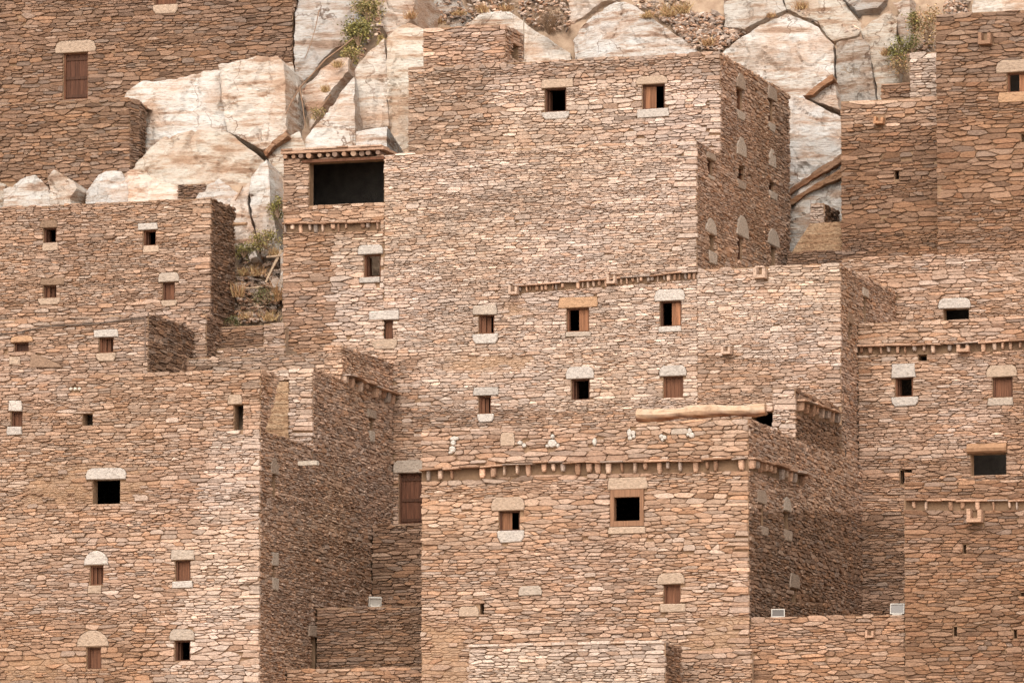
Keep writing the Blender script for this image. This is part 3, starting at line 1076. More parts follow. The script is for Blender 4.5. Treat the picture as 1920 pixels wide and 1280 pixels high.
for i in range(13):
    t = i / 12
    x, y = 1197 + (1438 - 1197) * t, 779 - 12 * t + 2.0 * math.sin(t * 9)
    u, v = FS.px(x, y)
    pts.append(FS.p(u, v, 0.12))
V, Fc = tube(pts, [0.20 + 0.03 * math.sin(i * 1.3) for i in range(13)], 10, 0.12, random.Random(5))
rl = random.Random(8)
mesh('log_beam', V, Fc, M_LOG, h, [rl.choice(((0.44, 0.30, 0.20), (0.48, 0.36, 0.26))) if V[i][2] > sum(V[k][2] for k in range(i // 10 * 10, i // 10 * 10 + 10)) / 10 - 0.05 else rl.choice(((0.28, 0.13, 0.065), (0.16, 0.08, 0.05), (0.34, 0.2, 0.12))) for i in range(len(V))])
zl0 = FS.px(1300, 788)[1]
wall(h, FS, (FS.px(1197, 790)[0], zSb, us0 - 0.003, zl0), ch=0.14, asp=2.3, pal='front', seed=43, relief=0.05)

# ================================================================== lower-left house
FL = FY(Y_L)
h = empty('stone_house', (FL.px(250, 1200)[0], Y_L, -11), 'large tan stone house at lower left with arched white lintels and a stepped roof terrace', 'house')
uLL = FL.px(-60, 900)[0]
zL = top_z(FL, 489, 692)
zLt = top_z(FL, 487, 806)
zLb = top_z(FL, 250, 1310)
ops, keep = windows(h, FL, [
    (20, 771, 41, 799, 'closed', ('r', 16, 750, 41, 770, 'w'), ('r', 13, 800, 41, 815, 'w')),
    (154, 775, 173, 797, 'hole', None, None),
    (438, 758, 455, 806, 'hole', ('c', 427, 740, 454, 757, 't'), None),
    (173, 898, 224, 944, 'hole', ('c', 161, 877, 237, 898, 'w'), None),
    (168, 1060, 193, 1096, 'ajar', ('a', 158, 1032, 203, 1060, 'w'), ('r', 165, 1097, 190, 1112, 't')),
    (328, 1050, 356, 1088, 'closed', ('r', 321, 1031, 365, 1049, 'g'), ('r', 323, 1089, 362, 1102, 'w')),
    (162, 1213, 189, 1253, 'closed', ('a', 144, 1181, 204, 1213, 't'), None),
    (327, 1200, 356, 1238, 'open', ('c', 318, 1179, 365, 1200, 'g'), None),
], 51)
for x in (133, 141, 149):
    u, v = FL.px(x, 729)
    po = [(u + math.cos(k * math.pi / 4) * 0.06, v + math.sin(k * math.pi / 4) * 0.055) for k in range(8)]
    slab_obj('white_pebble', FL, po, -0.06, 0.04, (0.62, 0.55, 0.47), h, bev=0.02)
    keep.append(po)


def pal_left(x, y):
    if x > 285 and y > 810:
        return 'front' if (x + y * 0.2) < 560 else 'centre'
    if y > 1150:
        return 'warm'
    if y > 945 and y < 1040 and x < 260:
        return 'side'
    return 'left'


wall(h, FL, (uLL, zLb, X_L, zL), ch=0.15, asp=2.7, mud=((36, 868, 290, 950), (-10, 1225, 120, 1290)), pal=pal_left, openings=ops, keep_out=keep, seed=52, relief=0.032, quoins=True)
FLS = FX(X_L)
# end of the tall front wall, raking back down to the terrace
reg = [FLS.px(490, 806), FLS.px(499, 809), FLS.px(526, 717), FLS.px(489.5, 692)]
reg = [(Y_L + 0.1, zLt), (reg[1][0], zLt), (reg[2][0], zL - 0.02), (Y_L + 0.1, zL)]
wall(h, FLS, region=reg, ch=0.13, asp=2.4, pal='side', seed=53, name='parapet_end')
yb = reg[2][0]
V = [(uLL, reg[1][0], zLt - 0.1), (X_L - 0.07, reg[1][0], zLt - 0.1), (X_L - 0.07, yb, zL - 0.05), (uLL, yb, zL - 0.05), (uLL, Y_L + 0.07, zL - 0.06), (X_L - 0.07, Y_L + 0.07, zL - 0.06)]
mesh('roof', V, [(0, 1, 2, 3), (3, 2, 5, 4)], M_SOIL, h, occ=True)
Y_B2 = depth_where(X_L, 585, 838)
ops, keep = windows(h, FLS, [
    (510, 889, 519, 932, 'hole', ('p', 507, 858, 521, 889, 's'), None),
    (510, 1060, 518, 1081, 'hole', ('r', 509, 1034, 522, 1059, 'g'), ('n', 510, 1083, 522, 1106, 'g')),
    (693, 785, 702, 806, 'hole', ('r', 689, 768, 704, 785, 's'), ('n', 693, 808, 702, 828, 'g')),
    (582, 1194, 594, 1262, 'hole', ('r', 578, 1172, 594, 1193, 's'), None),
], 54)
ops1 = [o for o in ops if o[0] < Y_B2 - 0.3]
ops2 = [o for o in ops if o[0] >= Y_B2 - 0.3]
wall(h, FLS, (Y_L + 0.1, zLb, Y_B2 - 0.003, zLt), ch=0.122, asp=2.3, pal='side', openings=ops1, keep_out=keep, seed=55, name='side_wall', relief=0.035)
FB2 = FY(Y_B2)
zB2 = top_z(FB2, 585, 691)
ub0 = FB2.px(470, 760)[0]
ubp = FB2.px(541, 770)[0]
wall(h, FB2, (ubp, zLt - 0.4, X_L, zB2), ch=0.13, asp=2.4, pal='centre', seed=56, relief=0.03, quoins=True)
# plastered part of the terrace wall, laid up in lifts of mud
zz = zLt - 0.4
zP1 = top_z(FB2, 520, 714)
rng = random.Random(57)
k = 0
while zz < zP1 - 0.05:
    hh = min(rng.uniform(0.28, 0.42), zP1 - zz)
    boxes('plaster_lift', FB2, [(ub0, ubp - 0.003, zz, zz + hh - 0.012, -0.3, rng.uniform(0.0, 0.03))], M_PLASTER, h, occ=True)
    zz += hh
    k += 1
wall(h, FB2, (ub0, zP1 + 0.003, ubp - 0.003, zB2), ch=0.13, asp=2.4, pal='centre', seed=58)
Y_B3 = depth_where(X_L, 640, 700)
zB3 = FLS.px(652, 650)[1]
wall(h, FLS, (Y_B2 + 0.1, zLb, -0.02, zB2), ch=0.122, asp=2.3, pal='side', openings=ops2, keep_out=keep, seed=59, name='side_wall', relief=0.035)
keep = cornice(h, FLS, [(642, 703), (690, 723), (737, 741)], 11, 0.33, 0.2, 60, 0.2, 0.05, 0.15)
wall(h, FLS, (Y_B3 + 0.1, zB2 + 0.003, -0.02, zB3), ch=0.13, asp=2.4, pal='side', keep_out=keep, seed=61, name='parapet_wall')
FB3 = FY(Y_B3)
wall(h, FB3, (X_L - 0.62, zB2, X_L, zB3), ch=0.13, asp=2.2, pal='side', seed=62, name='parapet_end')
shell(h, uLL, X_L, Y_L, Y_B2, zLb, zLt - 0.02)
shell(h, ub0, X_L, Y_B2, -0.05, zLb, zB2)
# white slab jutting from the side wall
u, v = FLS.px(560, 868)
boxes('projecting_slab', FLS, [(u - 0.09, u + 0.12, v - 0.08, v + 0.06, -0.2, 0.66)], M_STONE, h, (0.60, 0.53, 0.45))

# ================================================================== walls that step up between the left houses and the central one
Y_P = -3.4
FP = FY(Y_P)
h = empty('retaining_wall', (FP.px(450, 690)[0], Y_P, -1), 'pale terrace wall running behind the plastered roof terrace of the lower-left house', 'wall')
zP = top_z(FP, 500, 666)
uP0, uP1 = FP.px(270, 680)[0], FP.px(641, 680)[0]
wall(h, FP, (uP0, top_z(FP, 450, 740), uP1, zP), ch=0.13, asp=2.7, pal='centre_dull', seed=71)
boxes('core', FP, [(uP0, uP1, top_z(FP, 450, 740), zP - 0.08, -0.5, -0.07)], M_SOIL, h)
FQ = FY(-1.6)
h = empty('retaining_wall', (FQ.px(455, 655)[0], -1.6, 0), 'middle step of three low stone terraces below the weedy slope', 'wall')
z1 = top_z(FQ, 450, 651)
wall(h, FQ, (FQ.px(370, 660)[0], z1 - 1.2, FQ.px(534, 660)[0], z1), ch=0.13, asp=3.0, pal='left', seed=72)
boxes('core', FQ, [(FQ.px(370, 660)[0], FQ.px(534, 660)[0], z1 - 1.2, z1 - 0.08, -1.2, -0.07)], M_SOIL, h)
FQ = FY(-0.4)
h = empty('retaining_wall', (FQ.px(455, 630)[0], -0.4, 1), 'topmost low terrace wall holding the foot of the weedy slope', 'wall')
z1 = top_z(FQ, 450, 611)
um = FQ.px(494, 630)[0]
wall(h, FQ, (FQ.px(396, 630)[0], z1 - 1.2, um, z1), ch=0.15, asp=3.0, pal='brown', seed=73)
wall(h, FQ, (um + 0.003, z1 - 1.2, FQ.px(534, 630)[0], z1 + 0.04), ch=0.13, asp=2.8, pal='centre_dull', seed=74)
boxes('core', FQ, [(FQ.px(396, 630)[0], FQ.px(534, 630)[0], z1 - 1.2, z1 - 0.08, -1.0, -0.07)], M_SOIL, h)

# ================================================================== left house, middle height
F2 = FY(-1.0)
h = empty('stone_house', (F2.px(200, 600)[0], -1, 1), 'flat-roofed stone house at left with four small windows under the pale boulders', 'house')
u0, u1 = F2.px(-60, 480)[0], F2.px(394, 480)[0]
z1 = top_z(F2, 392, 371)
ops, keep = windows(h, F2, [
    (81, 427, 105, 455, 'open', ('c', 75, 413, 108, 426, 'b'), ('r', 80, 456, 109, 470, 't')),
    (268, 431, 292, 460, 'open', ('r', 259, 419, 296, 430, 'w'), ('r', 268, 461, 298, 473, 't')),
    (81, 535, 105, 558, 'ajar', ('r', 76, 522, 121, 535, 'b'), ('n', 71, 559, 113, 571, 't')),
    (304, 529, 327, 562, 'closed', ('c', 297, 511, 336, 528, 'g'), ('n', 302, 563, 332, 574, 't')),
], 81)
z0 = top_z(F2, 200, 680)
wall(h, F2, (u0, z0, u1, z1), ch=0.128, asp=2.7, pal='left', openings=ops, keep_out=keep, seed=82, quoins=True)
F2S = FX(u1)
yb = depth_where(u1, 441, 450)
wall(h, F2S, (-0.9, z0, yb, z1), ch=0.122, asp=2.3, pal='brown', seed=83, name='side_wall', relief=0.035)
shell(h, u0, u1, -1.0, yb, z0, z1)
u, v = F2S.px(438, 421)
V, Fc = tube([F2S.p(u, v, -0.2), F2S.p(u - 0.15, v - 0.02, 0.55)], [0.07, 0.06], 6, 0.1, rng)
mesh('roof_pole', V, Fc, M_LOG, h, (0.36, 0.22, 0.13))
# buttress at its foot
FBt = FY(-2.6)
ux = FBt.px(386, 620)[0]
zt = FBt.px(386, 588)[1]
wall(h, FBt, (FBt.px(350, 620)[0], zt - 1.6, ux, zt), ch=0.13, asp=2.4, pal='left', seed=84, name='buttress')
wall(h, FX(ux), (-2.5, zt - 1.6, -1.02, zt), ch=0.13, asp=2.2, pal='brown', seed=85, name='buttress')

# ================================================================== low house in front of it with the rounded end
Y_3 = -6.6
F3 = FY(Y_3)
h = empty('stone_house', (F3.px(150, 680)[0], Y_3, -2), 'low stone house at left with a rounded shaded end wall and a cable along it', 'house')
u0, u1 = F3.px(-60, 640)[0], F3.px(277, 640)[0]
z1 = top_z(F3, 277, 588)
z0 = top_z(F3, 150, 740)
ops, keep = windows(h, F3, [
    (26, 642, 53, 659, 'dark', ('c', 20, 630, 62, 642, 'o'), ('r', 17, 668, 38, 684, 't')),
    (185, 632, 212, 661, 'ajar', ('r', 176, 618, 222, 632, 'w'), ('n', 180, 662, 217, 677, 't')),
], 91)
po = [F3.px(56, 689), F3.px(118, 689), F3.px(110, 682), F3.px(88, 672), F3.px(66, 664), F3.px(58, 668)]
slab_obj('leaning_slab', F3, po, -0.05, 0.06, (0.30, 0.20, 0.14), h)
wall(h, F3, (u0, z0, u1, z1), ch=0.14, asp=2.7, pal='left', openings=ops, keep_out=keep + [po], seed=92)
yend = depth_where(u1, 374, 640)
plan = [(u1, Y_3), (u1 + 0.16, Y_3 + (yend - Y_3) * 0.28), (u1 + 0.22, Y_3 + (yend - Y_3) * 0.55), (u1 + 0.12, Y_3 + (yend - Y_3) * 0.82), (u1 - 0.05, yend)]
for i in range(4):
    (xa, ya), (xb, yb_) = plan[i], plan[i + 1]
    L = math.hypot(xb - xa, yb_ - ya)
    Fi = Frame(xa, ya, math.atan2(yb_ - ya, xb - xa))
    wall(h, Fi, (0.08 if i == 0 else 0.0, z0, L, z1 - 0.03 * i), ch=0.15, asp=2.5, pal='brown', seed=93 + i, name='rounded_wall', relief=0.03)
shell(h, u0, u1, Y_3, yend, z0, z1 - 0.1)
pts = [F3.p(*F3.px(x, y), 0.06) for x, y in ((-40, 632), (30, 624), (90, 612), (150, 609), (200, 605), (240, 599), (273, 598))]
V, Fc = tube(pts, [0.022] * 7, 5)
tag(mesh('power_cable', V, Fc, M_CABLE, None, (0.10, 0.075, 0.06)), 'thin dark cable sagging across the low house with the rounded end', 'cable')
pts = [F3.p(*F3.px(273.5, y), 0.07) for y in (592, 630, 676)]
V, Fc = tube(pts, [0.02] * 3, 5)
tag(mesh('downpipe', V, Fc, M_CABLE, None, (0.16, 0.11, 0.085)), 'thin upright pipe at the corner of the rounded end wall', 'pipe')

# ================================================================== upper-left house and its terrace
Y_UL = 10.5
F5 = FY(Y_UL)
h = empty('stone_house', (F5.px(250, 200)[0], Y_UL, 7), 'dark brown stone house at upper left with a tall plank door', 'house')
u0, u1 = F5.px(-60, 100)[0], F5.px(548, 60)[0]
ops, keep = windows(h, F5, [
    (118, 99, 164, 186, 'door', ('c', 103, 76, 180, 99, 't'), None),
    (290, -40, 331, 8, 'closed', None, ('n', 286, 9, 334, 26, 't')),
], 101)
z1, z0 = top_z(F5, 300, -60), top_z(F5, 300, 230)
wall(h, F5, (u0, z0, u1, z1), ch=0.168, asp=2.7, pal='brown', openings=ops, keep_out=keep, seed=102, relief=0.034)
wall(h, FX(u1), (Y_UL + 0.1, z0, Y_UL + 1.2, z1), ch=0.14, asp=2.4, pal='side', seed=103, name='side_wall')
shell(h, u0, u1, Y_UL, Y_UL + 6, z0, z1)
Y_UT = 4.5
F6 = FY(Y_UT)
h = empty('retaining_wall', (F6.px(120, 330)[0], Y_UT, 5), 'dark terrace wall bulging out below the tall plank door', 'wall')
u0, u1 = F6.px(-60, 260)[0], F6.px(243, 260)[0]
z1, z0 = top_z(F6, 243, 184), top_z(F6, 120, 390)
wall(h, F6, (u0, z0, u1, z1), ch=0.175, asp=2.6, pal='brown', seed=104, relief=0.045)
yb = depth_where(u1, 271, 240)
ym = (Y_UT + yb) / 2 - 0.2
wall(h, Frame(u1, Y_UT, math.atan2(ym - Y_UT, 0.18)), (0.05, z0, math.hypot(ym - Y_UT, 0.18), z1 - 0.02), ch=0.15, asp=2.3, pal='brown', seed=105, name='rounded_wall')
wall(h, Frame(u1 + 0.18, ym, math.atan2(yb - ym, -0.12)), (0.0, z0, math.hypot(yb - ym, 0.12), z1 - 0.05), ch=0.15, asp=2.3, pal='brown', seed=106, name='rounded_wall')
mesh('terrace_floor', [(u0, Y_UT + 0.07, z1 - 0.1), (u1, Y_UT + 0.07, z1 - 0.1), (u1, Y_UL, z1 - 0.1), (u0, Y_UL, z1 - 0.1)], [(0, 1, 2, 3)], M_SOIL, h)
F7 = FY(3.2)
h = empty('retaining_wall', (F7.px(358, 360)[0], 3.2, 5.2), 'scrap of stone walling wedged between boulders above the left house', 'wall')
r = F7.rect(333, 345, 384, 385)
wall(h, F7, r, ch=0.12, asp=2.6, pal='brown', seed=107)
boxes('core', F7, [(r[0], r[2], r[1], r[3] - 0.05, -0.6, -0.07)], M_SOIL, h)

# ================================================================== right-hand houses
Y_R3, Y_R4 = Y_R2 + 3.2, Y_R2 + 2.0
F3r = FY(Y_R3)
h = empty('stone_house', (F3r.px(1660, 460)[0], Y_R3, 4), 'russet stone block at upper right with a single slit opening', 'house')
u0, u1 = F3r.px(1577, 330)[0], F3r.px(1775, 330)[0]
z1, z0 = top_z(F3r, 1600, 189), top_z(F3r, 1660, 540)
ops, keep = windows(h, F3r, [(1677, 320, 1685, 336, 'hole', None, None)], 111)
o, k, hole = spout(h, F3r, 1650, 227, 0.34, 0.26, 0.30, ORANGE)
wall(h, F3r, (u0, z0, u1, z1), ch=0.172, asp=2.7, pal=lambda x, y: 'side' if y < 235 else 'russet', openings=ops, keep_out=keep + k, seed=112, relief=0.036)
shell(h, u0, u1, Y_R3, Y_R3 + 4, z0, z1)
F4r = FY(Y_R4)
h = empty('stone_house', (F4r.px(1850, 460)[0], Y_R4, 4), 'tall russet stone house at the top right corner with a half-open window', 'house')
u0, u1 = F4r.px(1756, 250)[0], F4r.px(1980, 250)[0]
z1, z0 = top_z(F4r, 1760, 27), top_z(F4r, 1850, 540)
ops, keep = windows(h, F4r, [
    (1888, 136, 1930, 172, 'right', ('c', 1867, 112, 1945, 136, 't'), ('r', 1872, 173, 1945, 192, 'o')),
    (1914, 251, 1926, 266, 'hole', None, None),
], 113)
o, k, hole = spout(h, F4r, 1849, 74, 0.44, 0.42, 0.34, BROWN)
wall(h, F4r, (u0, z0, u1, z1), ch=0.185, asp=2.8, pal=lambda x, y: 'brown' if y < 150 else 'russet', openings=ops, keep_out=keep + k, seed=114, relief=0.04)
shell(h, u0, u1, Y_R4, Y_R4 + 6, z0, z1)
# ruined bits beside them
F8 = FY(Y_R3 + 1.0)
h = empty('retaining_wall', (F8.px(1730, 190)[0], Y_R3 + 1, 10), 'grey rubble wall stub below the dry bush at upper right', 'wall')
r = F8.rect(1706, 98, 1764, 230)
wall(h, F8, r, ch=0.16, asp=2.4, pal='greyish', seed=115, relief=0.05)
r2 = F8.rect(1652, 156, 1705.5, 230)
wall(h, F8, r2, ch=0.16, asp=2.4, pal='russet', seed=116, relief=0.05)
boxes('core', F8, [(r[0], r[2], r[1], r[3] - 0.05, -1.0, -0.07), (r2[0], r2[2], r2[1], r2[3] - 0.05, -1.0, -0.07)], M_SOIL, h)
F9 = FY(Y_R2 + 3.6)
h = empty('retaining_wall', (F9.px(1545, 440)[0], Y_R2 + 3.6, 4), 'small stub of stone wall on mud plaster between cliff and russet block', 'wall')
r = F9.rect(1519, 381, 1545, 420)
wall(h, F9, r, ch=0.12, asp=2.0, pal='greyish', seed=117)
fs = FX(r[2])
wall(h, fs, (Y_R2 + 3.7, r[1], Y_R2 + 5.8, r[3]), ch=0.13, asp=2.2, pal='brown', seed=118, name='side_wall')
rp = F9.rect(1478, 420, 1580, 520)
V = [F9.p(*F9.px(x, y), 0.01 + n) for n in (-0.9, 0) for x, y in ((1484, 474), (1582, 474), (1582, 415), (1519, 419), (1496, 455))]
mesh('plaster_face', V, [(5, 6, 7, 8, 9), (4, 3, 2, 1, 0), (2, 3, 8, 7), (3, 4, 9, 8), (4, 0, 5, 9)], M_PLASTER, h, occ=True)
F10 = FY(Y_R2 + 3.2)
wall(h, F10, F10.rect(1476, 470, 1592, 520), ch=0.13, asp=2.6, pal='brown', seed=119)

FR2 = FY(Y_R2)
h = empty('stone_house', (FR2.px(1800, 590)[0], Y_R2, 1), 'set-back stone storey at right with one wide low window under a white lintel', 'house')
u0, u1 = FR2.px(1580, 540)[0], FR2.px(1980, 540)[0]
z1, z0 = top_z(FR2, 1700, 480), top_z(FR2, 1800, 680)
ops, keep = windows(h, FR2, [(1769, 578, 1816, 600, 'hole', ('c', 1759, 559, 1820, 578, 'w'), None)], 121)
wall(h, FR2, (u0, z0, u1, z1), ch=0.135, asp=2.9, pal='front', openings=ops, keep_out=keep, seed=122)
shell(h, u0, u1, Y_R2, Y_R2 + 3.0, z0, z1)

FR1 = FY(Y_R1)
h = empty('stone_house', (FR1.px(1780, 1100)[0], Y_R1, -7), 'broad stone house at right with a long cornice and two square windows', 'house')
u0, u1 = X_A + 0.003, FR1.px(1980, 800)[0]
z1, z0 = top_z(FR1, 1700, 603), top_z(FR1, 1700, 1240)
ops, keep = windows(h, FR1, [
    (1678, 707, 1711, 743, 'open', ('r', 1671, 683, 1717, 707, 'w'), ('n', 1671, 744, 1722, 761, 'w')),
    (1861, 707, 1898, 744, 'closed', ('c', 1849, 684, 1907, 706, 't'), ('r', 1851, 746, 1900, 760, 'g')),
    (1721, 665, 1737, 676, 'hole', None, None),
    (1687, 881, 1695, 907, 'hole', None, None), (1695.2, 880, 1709, 885, 'hole', None, None),
    (1820, 850, 1886, 890, 'hole', None, None),
], 123)
keep += cornice(h, FR1, [(1609, 651), (1700, 649), (1797, 646), (1860, 643), (1940, 640)], 20, 0.29, 0.14, 124, 0.1, 0.045)
o, k, hole = spout(h, FR1, 1808, 654, 0.42, 0.24, 0.28, TAN)
lr = FR1.rect(1814, 831, 1888, 849)
V, Fc = tube([FR1.p(lr[0] + (lr[2] - lr[0]) * i / 6, (lr[1] + lr[3]) / 2, 0.0) for i in range(7)], [0.17 + 0.012 * math.sin(i * 2) for i in range(7)], 10, 0.06, rng)
mesh('log_lintel', V, Fc, M_LOG, h, (0.33, 0.19, 0.11))
keep.append(poly_rect(lr[0], lr[1], lr[2], lr[3]))
wall(h, FR1, (u0, z0, u1, z1), ch=0.142, asp=2.9, pal=lambda x, y: 'front' if y < 860 and x < 1880 else ('brown' if y > 960 else 'warm'), openings=ops, keep_out=keep, seed=125, relief=0.034)
shell(h, u0, u1, Y_R1, Y_R2 - 0.1, z0, z1)

Y_R0 = Y_C - 0.1
FR0 = FY(Y_R0)
h = empty('stone_house', (FR0.px(1820, 1260)[0], Y_R0, -11), 'dark russet stone house at the lower right corner with a boxy spout under its cornice', 'house')
u0, u1 = FR0.px(1696, 1100)[0], FR0.px(1990, 1100)[0]
z1, z0 = top_z(FR0, 1700, 905), top_z(FR0, 1800, 1310)
ops, keep = windows(h, FR0, [
    (1805, 1020, 1811, 1037, 'hole', None, None), (1787, 1174, 1794, 1192, 'hole', None, None), (1900, 1180, 1906, 1196, 'hole', None, None), (1913, 1110, 1920, 1117, 'hole', None, None),
], 131)
keep += cornice(h, FR0, [(1698, 939), (1800, 940), (1950, 939)], 10, 0.29, 0.10, 132, 0.10, 0.045)
o, k, hole = spout(h, FR0, 1830, 967, 0.46, 0.42, 0.34, TAN)
wall(h, FR0, (u0, z0, u1, z1), ch=0.178, asp=2.8, pal='russet', openings=ops, keep_out=keep + k, seed=133, relief=0.036)
shell(h, u0, u1, Y_R0, Y_R0 + 8, z0, z1)

# ================================================================== low walls along the foot
Y_W = Y_C + 0.12
FW = FY(Y_W)
h = empty('garden_wall', (FW.px(1550, 1260)[0], Y_W, -11), 'yard wall carrying two floodlights between the front house and lower-right house', 'wall')
u0, u1 = FW.px(1406, 1200)[0], FW.px(1697, 1200)[0]
z1, z0 = top_z(FW, 1550, 1155), top_z(FW, 1550, 1310)
o, k, hole = spout(h, FW, 1632, 1188, 0.26, 0.24, 0.2, TAN)
wall(h, FW, (u0, z0, u1, z1), ch=0.175, asp=2.8, pal='warm', keep_out=k, seed=141, relief=0.036)
boxes('core', FW, [(u0, u1, z0, z1 - 0.06, -0.6, -0.07)], M_SOIL, h, occ=True)
zW = z1
FW2 = FY(Y_C - 0.3)
h = empty('garden_wall', (FW2.px(1330, 1270)[0], Y_C - 0.3, -11), 'rough low wall at the foot of the front house beside the loose rope', 'wall')
u0, u1 = FW2.px(1240, 1250)[0], FW2.px(1409, 1250)[0]
z1 = top_z(FW2, 1330, 1217)
wall(h, FW2, (u0, z0, u1, z1), ch=0.14, asp=2.7, pal='side', seed=142, relief=0.045)
boxes('core', FW2, [(u0, u1, z0, z1 - 0.06, -0.25, -0.07)], M_SOIL, h, occ=True)
Y_F = Y_C - 3.0
FF = FY(Y_F)
h = empty('stone_house', (FF.px(1060, 1270)[0], Y_F, -12), 'greyish flat roof edge of a low building at the bottom centre', 'house')
u0, u1 = FF.px(879, 1240)[0], FF.px(1247, 1240)[0]
z1, z0 = top_z(FF, 1245, 1204), top_z(FF, 1060, 1320)
wall(h, FF, (u0, z0, u1, z1), ch=0.135, asp=2.7, pal='greyish', seed=143, relief=0.036, quoins=True)
yb = Y_F + 1.9
wall(h, FX(u1), (Y_F + 0.1, z0, yb, z1), ch=0.14, asp=2.3, pal='brown', seed=144, name='side_wall')
rng = random.Random(149)
uu = u0
while uu < u1 - 0.1:
    ww = min(rng.uniform(0.35, 0.8), u1 - uu)
    slab_obj('coping_stone', FF, poly_rect(uu + 0.006, z1 - 0.02 + rng.uniform(0, 0.02), uu + ww - 0.006, z1 + 0.06 + rng.uniform(0, 0.03)), -0.35, 0.05 + rng.uniform(0, 0.03), rng.choice((PALE, SAND, PALE)), h, bev=0.012)
    uu += ww
shell(h, u0, u1, Y_F, yb, z0, z1)
Y_W3 = depth_where(X_L, 536, 1260)
FW3 = FY(Y_W3)
h = empty('garden_wall', (FW3.px(660, 1270)[0], Y_W3, -12), 'low wall crossing the bottom of the shaded gap beside the lower-left house', 'wall')
u0, u1 = X_L + 0.02, FW3.px(800, 1260)[0]
z1 = top_z(FW3, 660, 1252)
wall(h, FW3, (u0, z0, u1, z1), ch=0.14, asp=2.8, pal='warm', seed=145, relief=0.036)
boxes('core', FW3, [(u0, u1, z0, z1 - 0.06, -0.5, -0.07)], M_SOIL, h, occ=True)
Y_MT = depth_where(X_L, 592, 1180)
FMT = FY(Y_MT)
h = empty('retaining_wall', (FMT.px(690, 1260)[0], Y_MT, -11), 'shaded terrace wall with a floodlight on top, in the gap under the plank door', 'wall')
u0, u1 = X_L + 0.02, FMT.px(805, 1200)[0]
z1 = top_z(FMT, 690, 1137)
zMT = z1
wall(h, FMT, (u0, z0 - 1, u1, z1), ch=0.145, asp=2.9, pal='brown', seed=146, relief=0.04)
boxes('core', FMT, [(u0, u1, z0 - 1, z1 - 0.06, Y_MT - 0.1, -0.07)], M_SOIL, h, occ=True)
Y_LD = -2.2
FLD = FY(Y_LD)
h = empty('retaining_wall', (FLD.px(740, 1120)[0], Y_LD, -8), 'shaded stone landing directly beneath the plank door', 'wall')
u0, u1 = X_L + 0.02, FLD.px(805, 1060)[0]
z1 = top_z(FLD, 740, 984)
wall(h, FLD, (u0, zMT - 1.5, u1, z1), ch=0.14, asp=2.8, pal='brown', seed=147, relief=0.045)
boxes('core', FLD, [(u0, u1, zMT - 1.5, z1 - 0.06, Y_LD + 0.1, -0.07)], M_SOIL, h, occ=True)

# ------------------------------------------------------------------ hillside and rock
def rock_depth(x, y):
    t = min(1.0, max(0.0, (x - 775.0) / 40.0))
    left = 3.4 + (370.0 - y) / 270.0 * 5.6 if y < 400 else 2.78 - (y - 400) / 205.0 * 2.3
    return left * (1 - t) + (Y_MB + 0.6 + (470.0 - y) / 470.0 * 5.0) * t


def ground_z(X, Y):
    col = X + 0.315 * Y
    t = min(1.0, max(0.0, (col + 4.6) / 1.6))
    left = 5.0 + 0.95 * (Y - 6.0)
    right = 3.6 + (1.75 if Y > Y_MB + 2.0 else 0.85) * (Y - Y_MB - 2.0)
    z = left * (1 - t) + right * t
    drop = 0.6 * (1 - t) + (Y_R2 + 1.5) * t
    if X > X_L - 0.5:
        drop = max(drop, 0.9)
    s = min(1.0, max(0.0, (drop - Y) / 0.8))
    low = -12.5 + 0.32 * Y if Y > -18 else -18.3 + 0.12 * (Y + 18)
    z = z * (1 - s) + low * s
    if Y > 40:
        z -= (Y - 40) * 0.75
    far = max(abs(X) - 25, 0)
    return z + 0.3 * noise.noise((X * 0.3, Y * 0.3, 2.0)) + far * 0.05 * noise.noise((X * 0.05, Y * 0.05, 9.0))


def spaced(a, b, near0, near1, fine, coarse):
    out, v = [], a
    while v < b:
        out.append(v)
        v += fine if near0 <= v <= near1 else coarse
    out.append(b)
    return out


xs = spaced(-420, 420, -26, 26, 0.9, 26)
ys = spaced(-420, 420, -20, 34, 0.9, 26)
V, Fc = [], []
for Y in ys:
    for X in xs:
        V.append((X, Y, ground_z(X, Y)))
nx = len(xs)
for j in range(len(ys) - 1):
    for i in range(nx - 1):
        Fc.append((j * nx + i, j * nx + i + 1, (j + 1) * nx + i + 1, (j + 1) * nx + i))
hill = mesh('hillside', V, Fc, M_SOIL, None, smooth=True, origin=Vector((0, 0, 0)))
hill['kind'] = 'structure'

